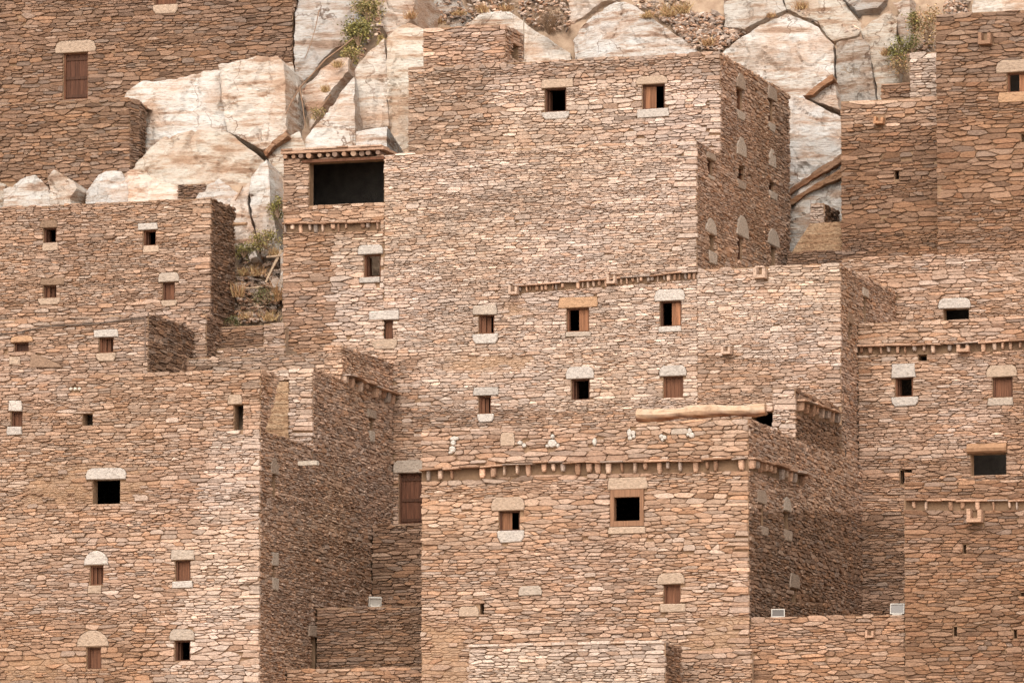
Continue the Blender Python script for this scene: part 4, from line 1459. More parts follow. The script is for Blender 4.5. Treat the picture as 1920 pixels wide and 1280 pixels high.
ROCKS = [
    # outline in the photograph, lean back (deg), turn (deg), tint, depth offset
    ([(215, 190), (240, 166), (268, 151), (300, 146), (345, 141), (378, 127), (409, 124), (413, 180), (421, 245), (360, 254), (300, 262), (250, 310), (235, 330), (238, 200)], 22, 4, 1.05, 0.0),
    ([(412, 123), (440, 117), (490, 108), (520, 106), (531, 116), (533, 240), (502, 270), (490, 278), (424, 244), (415, 180)], 16, -5, 1.05, -0.35),
    ([(235, 330), (262, 298), (302, 262), (362, 254), (424, 247), (488, 280), (496, 294), (456, 342), (430, 374), (385, 346), (335, 344), (280, 330)], 32, 6, 0.97, 0.1),
    ([(155, 352), (172, 330), (198, 320), (223, 317), (238, 352), (240, 400), (150, 400)], 25, -8, 1.02, -0.2),
    ([(226, 317), (248, 307), (300, 333), (336, 348), (342, 362), (372, 372), (372, 400), (242, 400), (240, 352)], 38, 12, 1.08, -0.1),
    ([(6, 350), (50, 330), (68, 330), (90, 350), (97, 372), (97, 400), (4, 400)], 24, 6, 0.9, 0.0),
    ([(86, 332), (98, 316), (136, 338), (142, 352), (130, 372), (132, 400), (98, 400), (92, 350)], 14, -10, 0.92, -0.2),
    ([(-60, 338), (-20, 336), (8, 340), (4, 400), (-60, 400)], 20, 4, 0.75, 0.3),
    ([(366, 372), (385, 348), (407, 330), (442, 356), (432, 400), (428, 420), (370, 420)], 24, -4, 0.98, -0.2),
    ([(430, 376), (456, 343), (468, 332), (462, 380), (478, 440), (484, 470), (440, 470), (432, 420)], 20, 8, 0.95, 0.0),
    ([(470, 330), (495, 294), (504, 340), (509, 390), (519, 440), (524, 475), (486, 475), (480, 440), (465, 380)], 20, -6, 1.0, -0.1),
    ([(534, 118), (548, 112), (560, 170), (556, 232), (536, 246)], 14, 20, 0.85, 0.5),
    ([(503, 290), (536, 250), (560, 240), (574, 280), (545, 300), (542, 430), (530, 450), (515, 420), (510, 360)], 18, 14, 0.9, 0.5),
    ([(553, 22), (560, -30), (672, -30), (676, 45), (642, 78), (600, 108), (560, 152), (551, 165)], 24, 4, 0.82, 0.4),
    ([(563, 170), (600, 128), (640, 98), (652, 104), (650, 132), (622, 170), (592, 214), (572, 232)], 22, -8, 0.98, 0.1),
    ([(572, 262), (600, 226), (640, 162), (662, 134), (665, 200), (665, 275), (660, 330), (568, 330)], 26, 6, 1.06, 0.0),
    ([(667, 132), (690, 100), (721, 74), (723, 150), (724, 231), (667, 240)], 15, -4, 1.08, -0.1),
    ([(725, 72), (745, 52), (764, 40), (800, 50), (800, 330), (728, 330), (726, 150)], 12, 5, 1.10, -0.2),
    ([(667, 242), (724, 234), (726, 330), (664, 330)], 20, 4, 1.06, -0.3),
    ([(712, -30), (782, -30), (770, 30), (740, 52), (724, 66), (712, 40)], 22, -6, 0.9, 0.6),
    ([(785, -30), (890, -30), (905, 15), (880, 50), (790, 55), (772, 32)], 26, 4, 0.85, 0.8),
    ([(880, 40), (905, 22), (955, 20), (1000, 54), (1064, 86), (1070, 150), (880, 150)], 26, 4, 1.04, 0.0),
    ([(900, -30), (985, -30), (985, 20), (1000, 48), (955, 17), (905, 17)], 30, 4, 0.84, 1.0),
    ([(1067, 62), (1078, 40), (1130, 9), (1155, 2), (1182, 10), (1240, 45), (1296, 80), (1300, 150), (1073, 150)], 24, -5, 1.04, -0.2),
    ([(1067, 56), (1066, -30), (1180, -30), (1160, -2), (1128, 6), (1078, 36)], 20, 6, 0.9, 0.6),
    ([(1349, 100), (1400, 62), (1440, 36), (1470, 17), (1530, 42), (1546, 66), (1560, 76), (1561, 140), (1506, 178), (1470, 190), (1400, 190)], 20, 5, 1.03, -0.2),
    ([(1356, -30), (1456, -30), (1470, 12), (1440, 30), (1398, 58), (1358, 50)], 26, -4, 0.80, 0.5),
    ([(1462, -30), (1560, -30), (1600, 24), (1618, 44), (1606, 62), (1562, 73), (1548, 62), (1534, 38), (1474, 12)], 30, 6, 0.86, 0.5),
    ([(1460, 176), (1504, 181), (1575, 216), (1590, 240), (1590, 300), (1576, 291), (1460, 362)], 10, 4, 1.02, -0.1),
    ([(1506, 180), (1561, 142), (1574, 206)], 14, -6, 0.9, 0.0),
    ([(1460, 356), (1530, 316), (1590, 280), (1590, 440), (1545, 460), (1500, 500), (1460, 500)], 12, 4, 1.0, 0.0),
    ([(1562, 76), (1606, 65), (1626, 82), (1642, 186), (1642, 240), (1576, 240), (1574, 200), (1566, 145)], 10, -10, 0.66, 0.2),
    ([(1610, 46), (1650, 22), (1666, 4), (1682, 20), (1678, 60), (1692, 100), (1684, 160), (1680, 200), (1648, 200), (1643, 160), (1628, 82)], 16, 10, 0.82, -0.1),
    ([(1560, -30), (1682, -30), (1662, 2), (1645, 18), (1606, 22)], 34, 4, 0.68, 0.6),
    ([(1670, 2), (1700, -10), (1708, 50), (1698, 92), (1690, 84), (1682, 58), (1684, 22)], 12, -8, 0.78, 0.2),
    ([(1700, -30), (1772, -30), (1771, 20), (1752, 20), (1712, 10)], 24, 6, 1.0, 0.9),
    ([(1820, -30), (1990, -30), (1990, 70), (1815, 70), (1822, 20)], 20, 4, 1.0, 0.6),
]
BROWN_LEDGES = [
    ([(1480, 354), (1530, 320), (1580, 287), (1580, 303), (1530, 333), (1480, 364)], (0.34, 0.215, 0.145), -0.55),
    ([(1480, 386), (1480, 374), (1530, 344), (1580, 315), (1580, 331), (1546, 346), (1510, 366)], (0.38, 0.24, 0.155), -0.5),
    ([(1505, 180), (1534, 158), (1561, 139), (1563, 148), (1545, 160), (1524, 178)], (0.42, 0.27, 0.18), -0.5),
    ([(494, 284), (512, 265), (536, 246), (538, 254), (512, 276), (498, 293)], (0.40, 0.27, 0.19), -0.6),
]
DETAIL = 0.085


def rock_mesh(outline, lean, turn, tint, off, seed, strength=1.0, step=DETAIL, name='rock_slab', parent=None):
    rng = random.Random(seed)
    cx = sum(p[0] for p in outline) / len(outline)
    cy = sum(p[1] for p in outline) / len(outline)
    D = rock_depth(cx, cy) + off
    c = onY(cx, cy, D)
    a, t = math.radians(lean), math.radians(turn)
    N = Vector((math.sin(t) * math.cos(a), -math.cos(t) * math.cos(a), math.sin(a)))
    U = Vector((math.cos(t), math.sin(t), 0))
    Wv = N.cross(U)
    loc = []
    for x, y in outline:
        d = ray(x, y)
        q = EYE + d * ((c - EYE).dot(N) / d.dot(N)) - c
        loc.append((q.dot(U), q.dot(Wv)))
    if area(loc) < 0:
        loc.reverse()
    # roughened boundary
    bd = []
    n = len(loc)
    for i in range(n):
        p, q = loc[i], loc[(i + 1) % n]
        L = math.hypot(q[0] - p[0], q[1] - p[1])
        m = max(1, int(L / (step * 1.2)))
        nxn, nyn = (q[1] - p[1]) / (L or 1), -(q[0] - p[0]) / (L or 1)
        for k in range(m):
            s = k / m
            u, v = p[0] + (q[0] - p[0]) * s, p[1] + (q[1] - p[1]) * s
            j = 0.045 * noise.noise((u * 2.3 + seed, v * 2.3, 1.0)) + 0.02 * noise.noise((u * 8, v * 8, seed))
            bd.append((u + nxn * j, v + nyn * j))
    nb = len(bd)
    u0, u1 = min(p[0] for p in bd), max(p[0] for p in bd)
    v0, v1 = min(p[1] for p in bd), max(p[1] for p in bd)

    def inside(u, v):
        r = False
        for i in range(nb):
            (xa, ya), (xb, yb) = bd[i - 1], bd[i]
            if (ya > v) != (yb > v) and u < (xb - xa) * (v - ya) / (yb - ya) + xa:
                r = not r
        return r

    segs = [(loc[i], loc[(i + 1) % n]) for i in range(n)]

    def edge_dist(u, v):
        best = 9
        for (ax, ay), (bx, by) in segs:
            dx, dy = bx - ax, by - ay
            tt = max(0, min(1, ((u - ax) * dx + (v - ay) * dy) / (dx * dx + dy * dy + 1e-9)))
            best = min(best, math.hypot(u - ax - dx * tt, v - ay - dy * tt))
        return best
    pts = [Vector(p) for p in bd]
    v = v0 + step / 2
    row = 0
    while v < v1:
        u = u0 + (step / 2 if row % 2 else 0)
        while u < u1:
            uu, vv = u + rng.uniform(-0.3, 0.3) * step, v + rng.uniform(-0.3, 0.3) * step
            if inside(uu, vv) and edge_dist(uu, vv) > step * 0.45:
                pts.append(Vector((uu, vv)))
            u += step
        v += step
        row += 1
    co, ed, fa, *_ = delaunay_2d_cdt(pts, [(i, (i + 1) % nb) for i in range(nb)], [], 1, 1e-5)
    # facets: the face is the lower envelope of a few tilted planes, plus bedding steps and grain
    planes = [(rng.gauss(0, 0.15), rng.gauss(0, 0.13), rng.uniform(0.0, 0.3)) for _ in range(6)]
    ang = rng.uniform(0.05, 0.5)
    ca, sa = math.cos(ang), math.sin(ang)
    V = []
    for p in co:
        u, v = p.x, p.y
        e = edge_dist(u, v)
        hgt = min(pa * u + pb * v + pc for pa, pb, pc in planes)
        s = (-u * sa + v * ca)
        lay = s * 2.2 + 0.9 * noise.noise((u * 0.5 + seed, v * 0.8, 4.0)) + 0.4 * noise.noise((u * 2, v * 3, seed))
        stp = math.floor(lay) + min(1.0, (lay - math.floor(lay)) * 3.5)
        hgt += 0.022 * (stp - lay)
        chip = noise.noise((u * 1.7 + seed, v * 1.1, 6.0))
        hgt -= 0.11 if chip > 0.34 else (0.05 if chip > 0.22 else 0.0)
        hgt += 0.05 * noise.noise((u * 0.9, v * 0.9, seed * 3.1)) + 0.022 * noise.noise((u * 2.8, v * 4.0, seed * 1.3)) + 0.022 * noise.noise((u * 8, v * 11, seed))
        crack = abs(noise.noise((u * 0.55 + seed * 2.3, v * 0.4, 8.0)))
        if crack < 0.022:
            hgt -= 0.09 * (1 - crack / 0.022)
        round_ = max(0.0, 1 - e / 0.05)
        hgt = hgt * strength - (0.035 if name == 'rock_slab' else 0.0) * round_ * round_
        V.append(tuple(c + U * u + Wv * v + N * hgt))
    nf = len(V)
    Fc = [tuple(f) for f in fa]
    # thickness
    bidx = {}
    edge_use = {}
    for f in Fc:
        for i in range(len(f)):
            k = (f[i], f[(i + 1) % len(f)])
            edge_use[k] = 1
    rim = [k for k in edge_use if (k[1], k[0]) not in edge_use]
    for k in rim:
        for i in k:
            if i not in bidx:
                bidx[i] = len(V)
                V.append(tuple(Vector(V[i]) - N * 1.7 + Vector((0, 0.6, 0))))
    for a_, b_ in rim:
        Fc.append((b_, a_, bidx[a_], bidx[b_]))
    tc = tint if hasattr(tint, '__len__') else (min(tint, 1.12), min(tint, 1.12) * (1 - 0.12 * max(0, 0.95 - tint)), min(tint, 1.12) * (1 - 0.3 * max(0, 0.95 - tint)))
    return mesh(name, V, Fc, M_ROCK, parent, tc, occ=True)


HUES = [(1.0, 1.0, 1.0), (1.02, 0.98, 0.94), (1.0, 0.95, 0.88), (0.96, 0.97, 0.99), (1.05, 0.96, 0.90)]
for i, (ol, lean, turn, tint, off) in enumerate(ROCKS):
    g = 0.3                     # slabs that lie further back run on behind their neighbours
    cx, cy = sum(p[0] for p in ol) / len(ol), sum(p[1] for p in ol) / len(ol)
    ol2 = [(x + g * (x - cx) / (math.hypot(x - cx, y - cy) + 1), y + g * (y - cy) / (math.hypot(x - cx, y - cy) + 1)) for x, y in ol]
    hu = HUES[i % 5]
    rock_mesh(ol2, lean, turn, tuple(min(tint, 1.12) * c for c in hu), off * 1.25, i + 1, parent=hill)
for i, (ol, c, off) in enumerate(BROWN_LEDGES):
    o = rock_mesh(ol, 6, 6, tuple(x / 0.62 for x in c), off, 60 + i, 0.25, 0.05, 'rock_ledge', hill)
    o['label'] = 'brown split ledge of rock'

# scree and rubble lying on the slope
SCREE = [([(775, -8), (1070, -8), (1068, 60), (1010, 50), (950, 16), (880, 40), (790, 48)], 420, 0.5, 0.05, 0.15),
         ([(1180, 0), (1290, 0), (1300, 40), (1296, 78), (1240, 40)], 220, 0.5, 0.05, 0.14),
         ([(1285, 25), (1350, 25), (1354, 55), (1400, 58), (1350, 96), (1300, 90), (1262, 52)], 420, 0.5, 0.06, 0.17),
         ([(1225, 22), (1290, 30), (1270, 55)], 70, 0.5, 0.05, 0.12),
         ([(1474, 6), (1540, 30), (1610, 52), (1600, 64), (1530, 44)], 90, 0.2, 0.05, 0.13),
         ([(448, 470), (525, 480), (526, 600), (440, 606), (445, 520)], 330, 0.05, 0.05, 0.16),
         ([(1700, 90), (1760, 60), (1764, 100), (1706, 110)], 60, 0.5, 0.06, 0.14),
         ([(1772, 0), (1820, -5), (1818, 32), (1770, 26)], 90, 0.4, 0.05, 0.13),
         ([(860, 44), (945, 18), (965, 30), (900, 52)], 80, 0.2, 0.05, 0.12),
         ([(660, 30), (712, 30), (712, 70), (664, 120)], 60, 0.5, 0.05, 0.12)]


def in_poly(x, y, P):
    r = False
    for i in range(len(P)):
        (xa, ya), (xb, yb) = P[i - 1], P[i]
        if (ya > y) != (yb > y) and x < (xb - xa) * (y - ya) / (yb - ya) + xa:
            r = not r
    return r


def slope_point(x, y, off=0.0):
    D = rock_depth(x, y) + off
    return onY(x, y, D)


# the earth that the boulders sit in
Vb, Fb = [], []
nxx, nyy = 230, 82
for j in range(nyy + 1):
    for i in range(nxx + 1):
        x, y = -80 + 2080 * i / nxx, -110 + 735 * j / nyy
        q = slope_point(x, y, 1.05 + (4.0 if x < 548 and y < 340 else 0.0) + (1.3 if 548 <= x < 790 and y < 330 else 0.0))
        q.y -= 0.3 * noise.noise((x * 0.02, y * 0.02, 5.0)) + 0.22 * noise.noise((x * 0.07, y * 0.07, 6.0))
        Vb.append(tuple(q))
for j in range(nyy):
    for i in range(nxx):
        k = j * (nxx + 1) + i
        Fb.append((k, k + nxx + 1, k + nxx + 2, k + 1))
mesh('earth_bank', Vb, Fb, M_SOIL, hill, smooth=True)
SV, SF, SC = [], [], []
for si, (P, cnt, off, s0, s1) in enumerate(SCREE):
    rng = random.Random(300 + si)
    x0, x1 = min(p[0] for p in P), max(p[0] for p in P)
    y0, y1 = min(p[1] for p in P), max(p[1] for p in P)
    made = 0
    while made < cnt:
        x, y = rng.uniform(x0, x1), rng.uniform(y0, y1)
        if not in_poly(x, y, P):
            continue
        made += 1
        q = slope_point(x, y, 0.8)
        s = rng.uniform(s0, s1) * (1.6 if rng.random() < 0.08 else 1)
        sx, sy, sz = s * 1.15, s * rng.uniform(0.5, 0.9), s * rng.uniform(0.16, 0.4)
        rot = Matrix.Rotation(rng.uniform(0, 6.28), 3, 'Z') @ Matrix.Rotation(rng.gauss(0.3, 0.4), 3, 'X') @ Matrix.Rotation(rng.gauss(0, 0.4), 3, 'Y')
        k = len(SV)
        c = pick(rng, [(PALE, 0.8), (SAND, 1.6), (GREY, 3.2), (TAN, 1.6), (BROWN, 1.4)])
        kk = math.exp(rng.gauss(0, 0.15))
        for lvl, rr in ((-1, 0.75), (0.25, 1.0), (1, 0.62)):
            for m in range(6):
                w = m * math.pi / 3
                SV.append(tuple(q + rot @ Vector((math.cos(w) * sx * rr * rng.uniform(0.8, 1.15), math.sin(w) * sy * rr * rng.uniform(0.8, 1.15), lvl * sz))))
                SC.append((c[0] * kk, c[1] * kk, c[2] * kk))
        for r in (0, 6):
            for m in range(6):
                m2 = (m + 1) % 6
                SF.append((k + r + m, k + r + m2, k + r + 6 + m2, k + r + 6 + m))
        SF.append((k + 12, k + 13, k + 14, k + 15, k + 16, k + 17))
tag(mesh('scree', SV, SF, M_STONE, None, SC), 'loose grey and tan stones scattered over the slope between the pale boulders', 'scree', 'stuff')

# ------------------------------------------------------------------ plants
GREEN, OLIVE, YGREEN, STRAW, RUSTG, DKG = (0.145, 0.14, 0.045), (0.15, 0.13, 0.055), (0.31, 0.265, 0.085), (0.46, 0.32, 0.16), (0.36, 0.20, 0.10), (0.10, 0.10, 0.045)


def shrub(x, y, w, hh, n, cols, off, label, seed, size=0.07, name='shrub', clumps=14, cat='shrub'):
    rng = random.Random(seed)
    base = slope_point(x, y + hh * 0.45, off)
    ctr = slope_point(x, y, off)
    a, b, d = w / 2 / PPM, hh / 2 / PPM, min(w, hh) / 2 / PPM * 0.8
    h = empty(name, base, label, cat)
    tips, V, Fc = [], [], []
    for i in range(clumps):
        while True:
            q = Vector((rng.uniform(-1, 1), rng.uniform(-1, 1), rng.uniform(-1, 1)))
            if 0.25 < q.length < 1:
                break
        tips.append(ctr + Vector((q.x * a, q.y * d, q.z * b)))
    for tpt in tips:
        mid = (base + tpt) / 2 + Vector((rng.uniform(-0.06, 0.06), rng.uniform(-0.06, 0.06), 0.04))
        v2, f2 = tube([base, mid, tpt], [0.02, 0.013, 0.005], 4)
        k = len(V)
        V += v2
        Fc += [tuple(i + k for i in f) for f in f2]
    mesh('stems', V, Fc, M_LEAF, h, (0.16, 0.10, 0.06))
    V, Fc, C = [], [], []
    cr = min(a, b) * 0.42
    for i in range(int(n * 1.8)):
        tpt = rng.choice(tips)
        p = tpt + Vector((rng.gauss(0, cr), rng.gauss(0, cr * 0.8), rng.gauss(0, cr * 0.8)))
        s = size * rng.uniform(0.7, 1.6)
        u = Vector((rng.gauss(0, 1), rng.gauss(0, 1), rng.gauss(0, 0.6))).normalized()
        w_ = u.cross(Vector((rng.gauss(0, 1), rng.gauss(0, 1), rng.gauss(0, 1)))).normalized()
        k = len(V)
        V += [tuple(p - u * s * 0.5), tuple(p + w_ * s * 0.28 + u * s * 0.05), tuple(p + u * s * 0.55), tuple(p - w_ * s * 0.28 + u * s * 0.05)]
        Fc.append((k, k + 1, k + 2, k + 3))
        c = rng.choice(cols)
        kk = math.exp(rng.gauss(0, 0.22))
        C += [(c[0] * kk, c[1] * kk, c[2] * kk)] * 4
    mesh('foliage', V, Fc, M_LEAF, h, C)['kind'] = 'stuff'
    return h


def tuft(x, y, w, hh, n, cols, off, label, seed, thick=0.012, name='dry_grass_tuft', cat='grass tuft', droop=0.35):
    rng = random.Random(seed)
    base = slope_point(x, y + hh * 0.4, off)
    h = empty(name, base, label, cat)
    V, Fc, C = [], [], []
    for i in range(n):
        bx = base + Vector((rng.gauss(0, w / PPM * 0.18), rng.gauss(0, w / PPM * 0.12), rng.uniform(-0.05, 0.03)))
        L = hh / PPM * rng.uniform(0.45, 1.15)
        dr = Vector((rng.gauss(0, 0.5) * w / hh, rng.gauss(-0.15, 0.4), 1.0)).normalized()
        mid = bx + dr * L * 0.55
        tip = mid + (dr + Vector((rng.gauss(0, droop), rng.gauss(0, droop), -0.25))).normalized() * L * 0.5
        sd = Vector((rng.gauss(0, 1), rng.gauss(0, 1), 0)).normalized() * thick
        k = len(V)
        V += [tuple(bx - sd), tuple(bx + sd), tuple(mid + sd * 0.7), tuple(mid - sd * 0.7), tuple(tip)]
        Fc += [(k, k + 1, k + 2, k + 3), (k + 3, k + 2, k + 4)]
        c = rng.choice(cols)
        kk = math.exp(rng.gauss(0, 0.2))
        C += [(c[0] * kk, c[1] * kk, c[2] * kk)] * 5
    mesh('blades', V, Fc, M_LEAF, h, C)['kind'] = 'stuff'
    return h


def dead_bush(x, y, w, hh, n, off, label, seed, col=(0.20, 0.125, 0.075), rad=0.012):
    rng = random.Random(seed)
    base = slope_point(x, y + hh * 0.5, off)
    h = empty('dead_bush', base, label, 'bush')
    V, Fc, C = [], [], []

    def grow(p, d, L, r, lvl):
        q = p + d * L
        v2, f2 = tube([p, (p + q) / 2 + Vector((rng.gauss(0, 0.03), rng.gauss(0, 0.03), rng.gauss(0, 0.02))), q], [r, r * 0.8, r * 0.55], 3)
        k = len(V)
        V.extend(v2)
        Fc.extend(tuple(i + k for i in f) for f in f2)
        kk = math.exp(rng.gauss(0, 0.25))
        C.extend([(col[0] * kk, col[1] * kk, col[2] * kk)] * len(v2))
        if lvl < 3:
            for _ in range(rng.choice((2, 3, 3))):
                dd = (d + Vector((rng.gauss(0, 0.55), rng.gauss(0, 0.5), rng.gauss(0.05, 0.4)))).normalized()
                grow(q if rng.random() < 0.6 else (p + q) / 2, dd, L * rng.uniform(0.5, 0.85), r * 0.6, lvl + 1)
    for i in range(n):
        d = Vector((rng.gauss(0, 0.7) * w / hh, rng.gauss(-0.1, 0.4), 1)).normalized()
        grow(base, d, hh / PPM * rng.uniform(0.3, 0.42), rad, 0)
    mesh('twigs', V, Fc, M_LEAF, h, C)
    return h


shrub(672, 64, 44, 56, 1300, [GREEN, OLIVE, YGREEN, YGREEN, OLIVE], 0.1, 'green shrub in the top cleft between pale boulders', 201, 0.075)
shrub(690, 16, 46, 60, 1100, [OLIVE, STRAW, YGREEN, OLIVE], 0.3, 'olive shrub at the very top of the boulder cleft', 202, 0.07)
shrub(657, 108, 32, 48, 700, [OLIVE, YGREEN, STRAW], 0.0, 'small olive shrub below the green one in the boulder cleft', 203, 0.06)
shrub(716, 78, 18, 26, 220, [STRAW, YGREEN], -0.5, 'small yellowing shrub on a boulder edge right of the green cleft shrubs', 204, 0.055)
shrub(596, 212, 22, 26, 220, [GREEN, YGREEN, STRAW], -0.4, 'tiny green shrub in the lower fork of the root-filled crack', 205, 0.05)
shrub(522, 391, 26, 40, 420, [YGREEN, YGREEN, GREEN], -0.5, 'bright yellow-green creeper hanging beside the loggia', 206, 0.06)
shrub(500, 452, 60, 34, 700, [YGREEN, STRAW, YGREEN, OLIVE], -0.35, 'yellow-green shrub spreading at the head of the weedy gap', 207, 0.06)
shrub(457, 470, 34, 30, 420, [YGREEN, GREEN, OLIVE], -0.35, 'low green shrub at the back corner of the left house', 208, 0.06)
shrub(497, 555, 44, 30, 460, [DKG, OLIVE, OLIVE], -0.25, 'dark green bush halfway down the weedy gap', 209, 0.05)
shrub(436, 604, 34, 20, 260, [DKG, OLIVE], -0.25, 'dark low bush at the foot of the weedy gap', 210, 0.05)
shrub(1738, 48, 54, 64, 900, [STRAW, RUSTG, OLIVE, RUSTG], -0.6, 'rusty dry bush beside the top right house', 211, 0.065)
shrub(1712, 40, 26, 36, 300, [GREEN, OLIVE, YGREEN], -0.8, 'green sprig standing up in front of the rusty dry bush', 212, 0.065)
shrub(1684, 92, 34, 46, 520, [GREEN, GREEN, OLIVE, YGREEN], -0.9, 'leafy green shrub against the orange boulder at upper right', 213, 0.07)
shrub(1711, 84, 26, 34, 300, [GREEN, OLIVE], -0.9, 'small dark green shrub between the leafy shrub and top right house', 214, 0.065)
shrub(1690, 122, 40, 36, 380, [RUSTG, STRAW, OLIVE], -0.8, 'dry rust-coloured weeds under the leafy green shrub', 215, 0.05)
shrub(1514, 442, 12, 22, 50, [GREEN, OLIVE], -1.0, 'thin green creeper on pale rock beside the plaster face', 216, 0.05, clumps=5)
dead_bush(1030, 28, 66, 74, 34, -0.6, 'dense dark dead bush hanging between boulders above the central house', 221)
dead_bush(1592, 125, 60, 26, 9, -1.0, 'bare thorny twig growing from the grey rock face', 222, (0.30, 0.22, 0.15), 0.009)
dead_bush(1714, 170, 46, 26, 22, -1.6, 'heap of dry thorn branches on the russet block', 223, (0.22, 0.135, 0.09))
TUFTS = [(770, 26, 30, 20, 'round brown grass tuft on the boulder left of the roof room', RUSTG), (905, 14, 30, 22, 'brown grass tuft above the roof room', RUSTG), (1250, 16, 50, 34, 'wide straw tuft left of the scree', STRAW),
         (1280, 12, 36, 30, 'straw-coloured grass clump beside the scree', STRAW), (1328, 76, 34, 22, 'brown grass tuft in the scree above the central house', RUSTG), (1502, 8, 34, 22, 'brown tuft at the top edge above the big pale boulder', RUSTG),
         (1660, 96, 26, 18, 'small brown tuft on the orange boulder', RUSTG), (860, 22, 40, 14, 'flat straw grass on the ledge above the roof room', STRAW), (820, 38, 40, 16, 'faded grass fringe along the ledge left of the roof room', STRAW), (950, 12, 46, 18, 'dry grass on the stony ledge above the roof room corner', RUSTG), (1215, 26, 34, 16, 'thin straw grass on the stony ledge by the rounded boulder', STRAW), (1445, 27, 22, 12, 'little rusty tuft in the seam of the big pale boulder', RUSTG),
         (632, 118, 26, 18, 'straw tuft beside the root-filled crack', STRAW), (610, 165, 22, 16, 'faded tuft on the pale slab under the root', STRAW), (458, 588, 40, 26, 'rusty grass tuft at the foot of the left house', RUSTG),
         (505, 590, 44, 34, 'golden grass tuft at the foot of the weedy gap', STRAW), (520, 545, 24, 60, 'tall rusty grass against the central house', RUSTG), (448, 540, 30, 50, 'brown grass against the shaded side of the left house', RUSTG),
         (480, 505, 50, 36, 'brown grass in the middle of the weedy gap', RUSTG), (515, 470, 30, 30, 'straw grass under the yellow-green shrub', STRAW), (455, 508, 26, 24, 'olive grass below the low green shrub', OLIVE)]
for i, (x, y, w, hh, lab, c) in enumerate(TUFTS):
    tuft(x, y, w, hh * (0.75 if y > 430 else 1.0), 90 if y > 430 else 170, [c, STRAW, RUSTG], -0.6 if x > 560 or y < 400 else -0.2, lab, 240 + i)

# dry roots lying in the cracks, fallen poles in the gap
ROOTS = [([(662, 72), (640, 90), (610, 112), (585, 140), (562, 165), (545, 195), (536, 214)], 0.035, -0.2, 'long dry root following the diagonal crack in the boulders', 'root'),
         ([(562, 165), (568, 200), (573, 240)], 0.025, -0.2, 'short root branching down from the diagonal crack', 'root'),
         ([(620, 178), (600, 205), (580, 216)], 0.03, -0.2, 'small root beside the tiny green shrub', 'root'),
         ([(598, 20), (592, 50), (583, 82), (572, 110)], 0.018, -0.2, 'thin root in the upright crack near the dark upper house', 'root'),
         ([(455, 350), (447, 366), (441, 376)], 0.03, -0.6, 'short root in a crack above the left house', 'root'),
         ([(529, 470), (512, 500), (498, 530)], 0.06, -0.35, 'weathered pole leaning in the weedy gap', 'pole'),
         ([(500, 482), (530, 479)], 0.045, -0.45, 'short plank end laid across the leaning pole', 'pole'),
         ([(458, 541), (492, 538)], 0.035, -0.25, 'thin pole lying across the weedy gap', 'pole')]
for i, (P, r, off, lab, cat) in enumerate(ROOTS):
    rng = random.Random(400 + i)
    pts = [slope_point(x, y, off) for x, y in P]
    V, Fc = tube(pts, [r * (1 - 0.5 * k / len(P)) for k in range(len(P))], 6, 0.15, rng)
    tag(mesh('dry_root' if cat == 'root' else 'wooden_pole', V, Fc, M_LOG, None, (0.22, 0.135, 0.085) if cat == 'root' else (0.40, 0.29, 0.20)), lab, cat)
# white rock leaning in the weedy gap
rock_mesh([(524, 476), (534, 470), (534, 570), (526, 560), (521, 540), (526, 510)], 8, 10, 1.0, -0.3, 91, 0.5, 0.06, 'rock_slab', hill)
rock_mesh([(508, 526), (522, 522), (524, 536), (512, 540)], 20, 5, 1.0, -0.2, 92, 0.5, 0.06, 'rock_slab', hill)
rock_mesh([(462, 468), (476, 462), (482, 480), (468, 486)], 20, 5, 0.95, -0.3, 93, 0.5, 0.06, 'rock_slab', hill)

# ------------------------------------------------------------------ floodlights and lines
def floodlight(p, yaw, tilt, w, hgt, label, back=False):
    h = empty('floodlight', p, label, 'floodlight', 'floodlights on the walls')
    rot = Matrix.Rotation(yaw, 4, 'Z') @ Matrix.Rotation(tilt, 4, 'X')
    p = Vector(p)

    def part(name, bl, mat, col, par):
        V, Fc = [], []
        F = Frame(0, 0, 0)
        for b in bl:
            lbox(F, *b, V, Fc)
        V = [tuple(p + Vector((0, 0, hgt * 0.62)) + (rot @ Vector(v))) for v in V]
        return mesh(name, V, Fc, mat, par, col)
    W, H = w / 2, hgt / 2
    wh = (0.42, 0.395, 0.36)
    body = part('housing', [(-W, W, -H, H, -0.16, -0.03)], M_METAL, wh if back else (0.5, 0.47, 0.43), h)
    part('rim', [(-W - 0.012, W + 0.012, H - 0.02, H + 0.012, -0.05, 0.03), (-W - 0.012, W + 0.012, -H - 0.012, -H + 0.02, -0.05, 0.03),
                 (-W - 0.012, -W + 0.018, -H + 0.02, H - 0.02, -0.05, 0.03), (W - 0.018, W + 0.012, -H + 0.02, H - 0.02, -0.05, 0.03)], M_METAL, wh, h)
    part('glass', [(-W + 0.018, W - 0.018, -H + 0.02, H - 0.02, -0.03, 0.0)], M_GLASS if not back else M_METAL, wh if back else None, h)
    V, Fc = [], []
    F = Frame(p.x, p.y, yaw)
    for b in ((-W * 0.7, W * 0.7, p.z, p.z + 0.03, -0.08, 0.08), (-W * 0.72, -W * 0.62, p.z + 0.03, p.z + hgt * 0.4, -0.05, 0.0), (W * 0.62, W * 0.72, p.z + 0.03, p.z + hgt * 0.4, -0.05, 0.0)):
        lbox(F, *b, V, Fc)
    mesh('bracket', V, Fc, M_METAL, h, (0.6, 0.56, 0.5))
    return h


def wallspot(F, x, y, z, n):
    u, _ = F.px(x, y)
    q = F.p(u, z, n)
    return (q[0], q[1], z + 0.005)


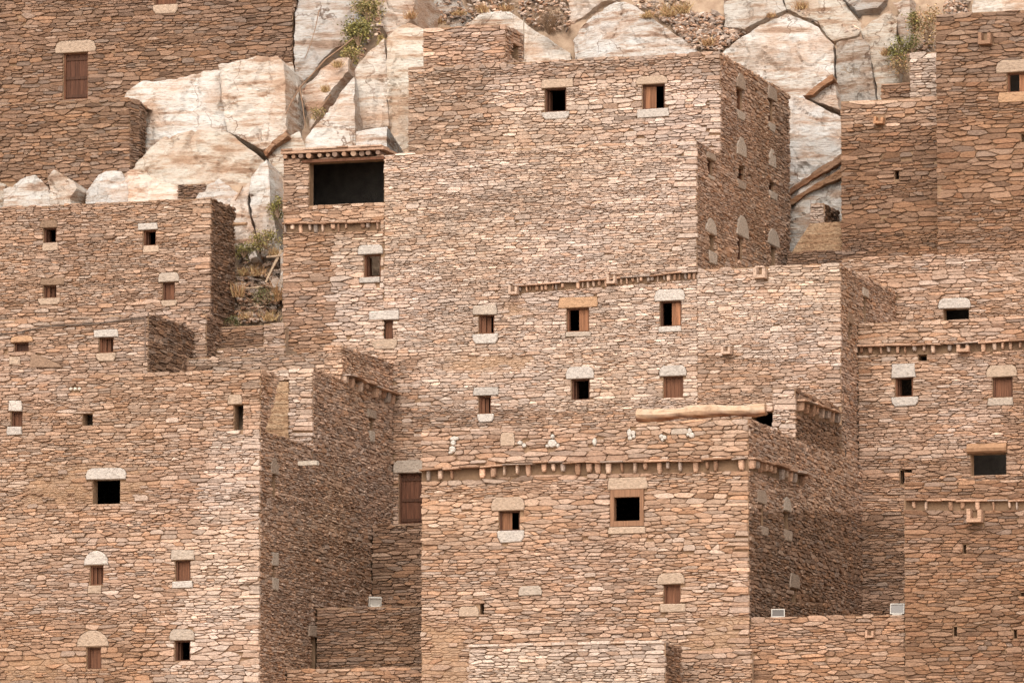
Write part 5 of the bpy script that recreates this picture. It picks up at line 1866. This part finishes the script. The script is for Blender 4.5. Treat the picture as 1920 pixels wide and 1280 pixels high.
floodlight(wallspot(FW, 1455, 1150, zW, -0.25), 0.25, -0.12, 0.40, 0.24, 'small floodlight on the yard wall beside the front house')
floodlight(wallspot(FW, 1679, 1145, zW, -0.25), 0.10, -0.3, 0.42, 0.32, 'tilted floodlight on the yard wall beside the lower-right house')
floodlight(wallspot(FMT, 697, 1130, zMT, -0.35), 0.5, 0.35, 0.40, 0.28, 'white floodlight turned away on the shaded terrace wall', True)
pts = [FW2.p(*FW2.px(x, y), 0.10) for x, y in ((1259, 1212), (1263, 1235), (1267, 1262), (1270, 1290))]
V, Fc = tube(pts, [0.016] * 4, 5)
tag(mesh('rope', V, Fc, M_CABLE, None, (0.34, 0.25, 0.17)), 'loose rope hanging at the bottom beside the greyish roof edge', 'rope')
FTp = FX(uT1 + 0.05)
pts = [onY(982, y, Y_TB + 0.1) for y in (35, 75, 114)]
V, Fc = tube(pts, [0.022] * 3, 5)
tag(mesh('downpipe', V, Fc, M_CABLE, None, (0.30, 0.25, 0.20)), 'thin pale pipe standing behind the little room on the roof', 'pipe')

# ------------------------------------------------------------------ lay the stones
bvh = BVHTree.FromPolygons(OCC_V, OCC_F)
EYES = [EYE, EYE + RIGHT * 14, EYE - RIGHT * 14, EYE + UP * 10, EYE + RIGHT * 30, EYE - RIGHT * 30]
by_house = {}
for s in STONES:
    F, cu, cv = s[2], s[4], s[5]
    q = Vector(F.p(cu, cv, 0.09))
    x, y = project(q)
    seen = False
    shows = 0.0
    if -160 < x < 2080 and -120 < y < 1400:
        for k, e in enumerate(EYES):
            d = q - e
            L = d.length
            hit = bvh.ray_cast(e, d / L, L + 0.5)
            if hit[0] is None or hit[3] > L - 0.02:
                seen = True
                if k == 0 and 0 < x < 1920 and 0 < y < 1280:
                    shows = s[10] * abs(d.normalized().dot(Vector((F.nx, F.ny, 0))))
                break
    if seen:
        by_house.setdefault(s[0].name, []).append((shows, s))
n_single = n_joined = 0
for hn, lst in by_house.items():
    lst.sort(key=lambda t: -t[0])
    joined = {}
    for i, (shows, s) in enumerate(lst):
        house, w, F, poly, cu, cv, zf, ta, tb, col, A = s
        if i < 300 and shows > 0:
            V, Fc = [], []
            stone_geo(F, poly, cu, cv, zf, ta, tb, -0.12, V, Fc)
            mesh('stone', V, Fc, M_STONE, w, col)
            n_single += 1
        else:
            acc = joined.setdefault(w.name, (w, [], [], []))
            k = len(acc[1])
            stone_geo(F, poly, cu, cv, zf, ta, tb, -0.12, acc[1], acc[2])
            acc[3].extend([col] * (len(acc[1]) - k))
            n_joined += 1
    for w, V, Fc, C in joined.values():
        mesh('rubble_stones', V, Fc, M_STONE, w, C)['kind'] = 'stuff'
print('stones', n_single, n_joined)
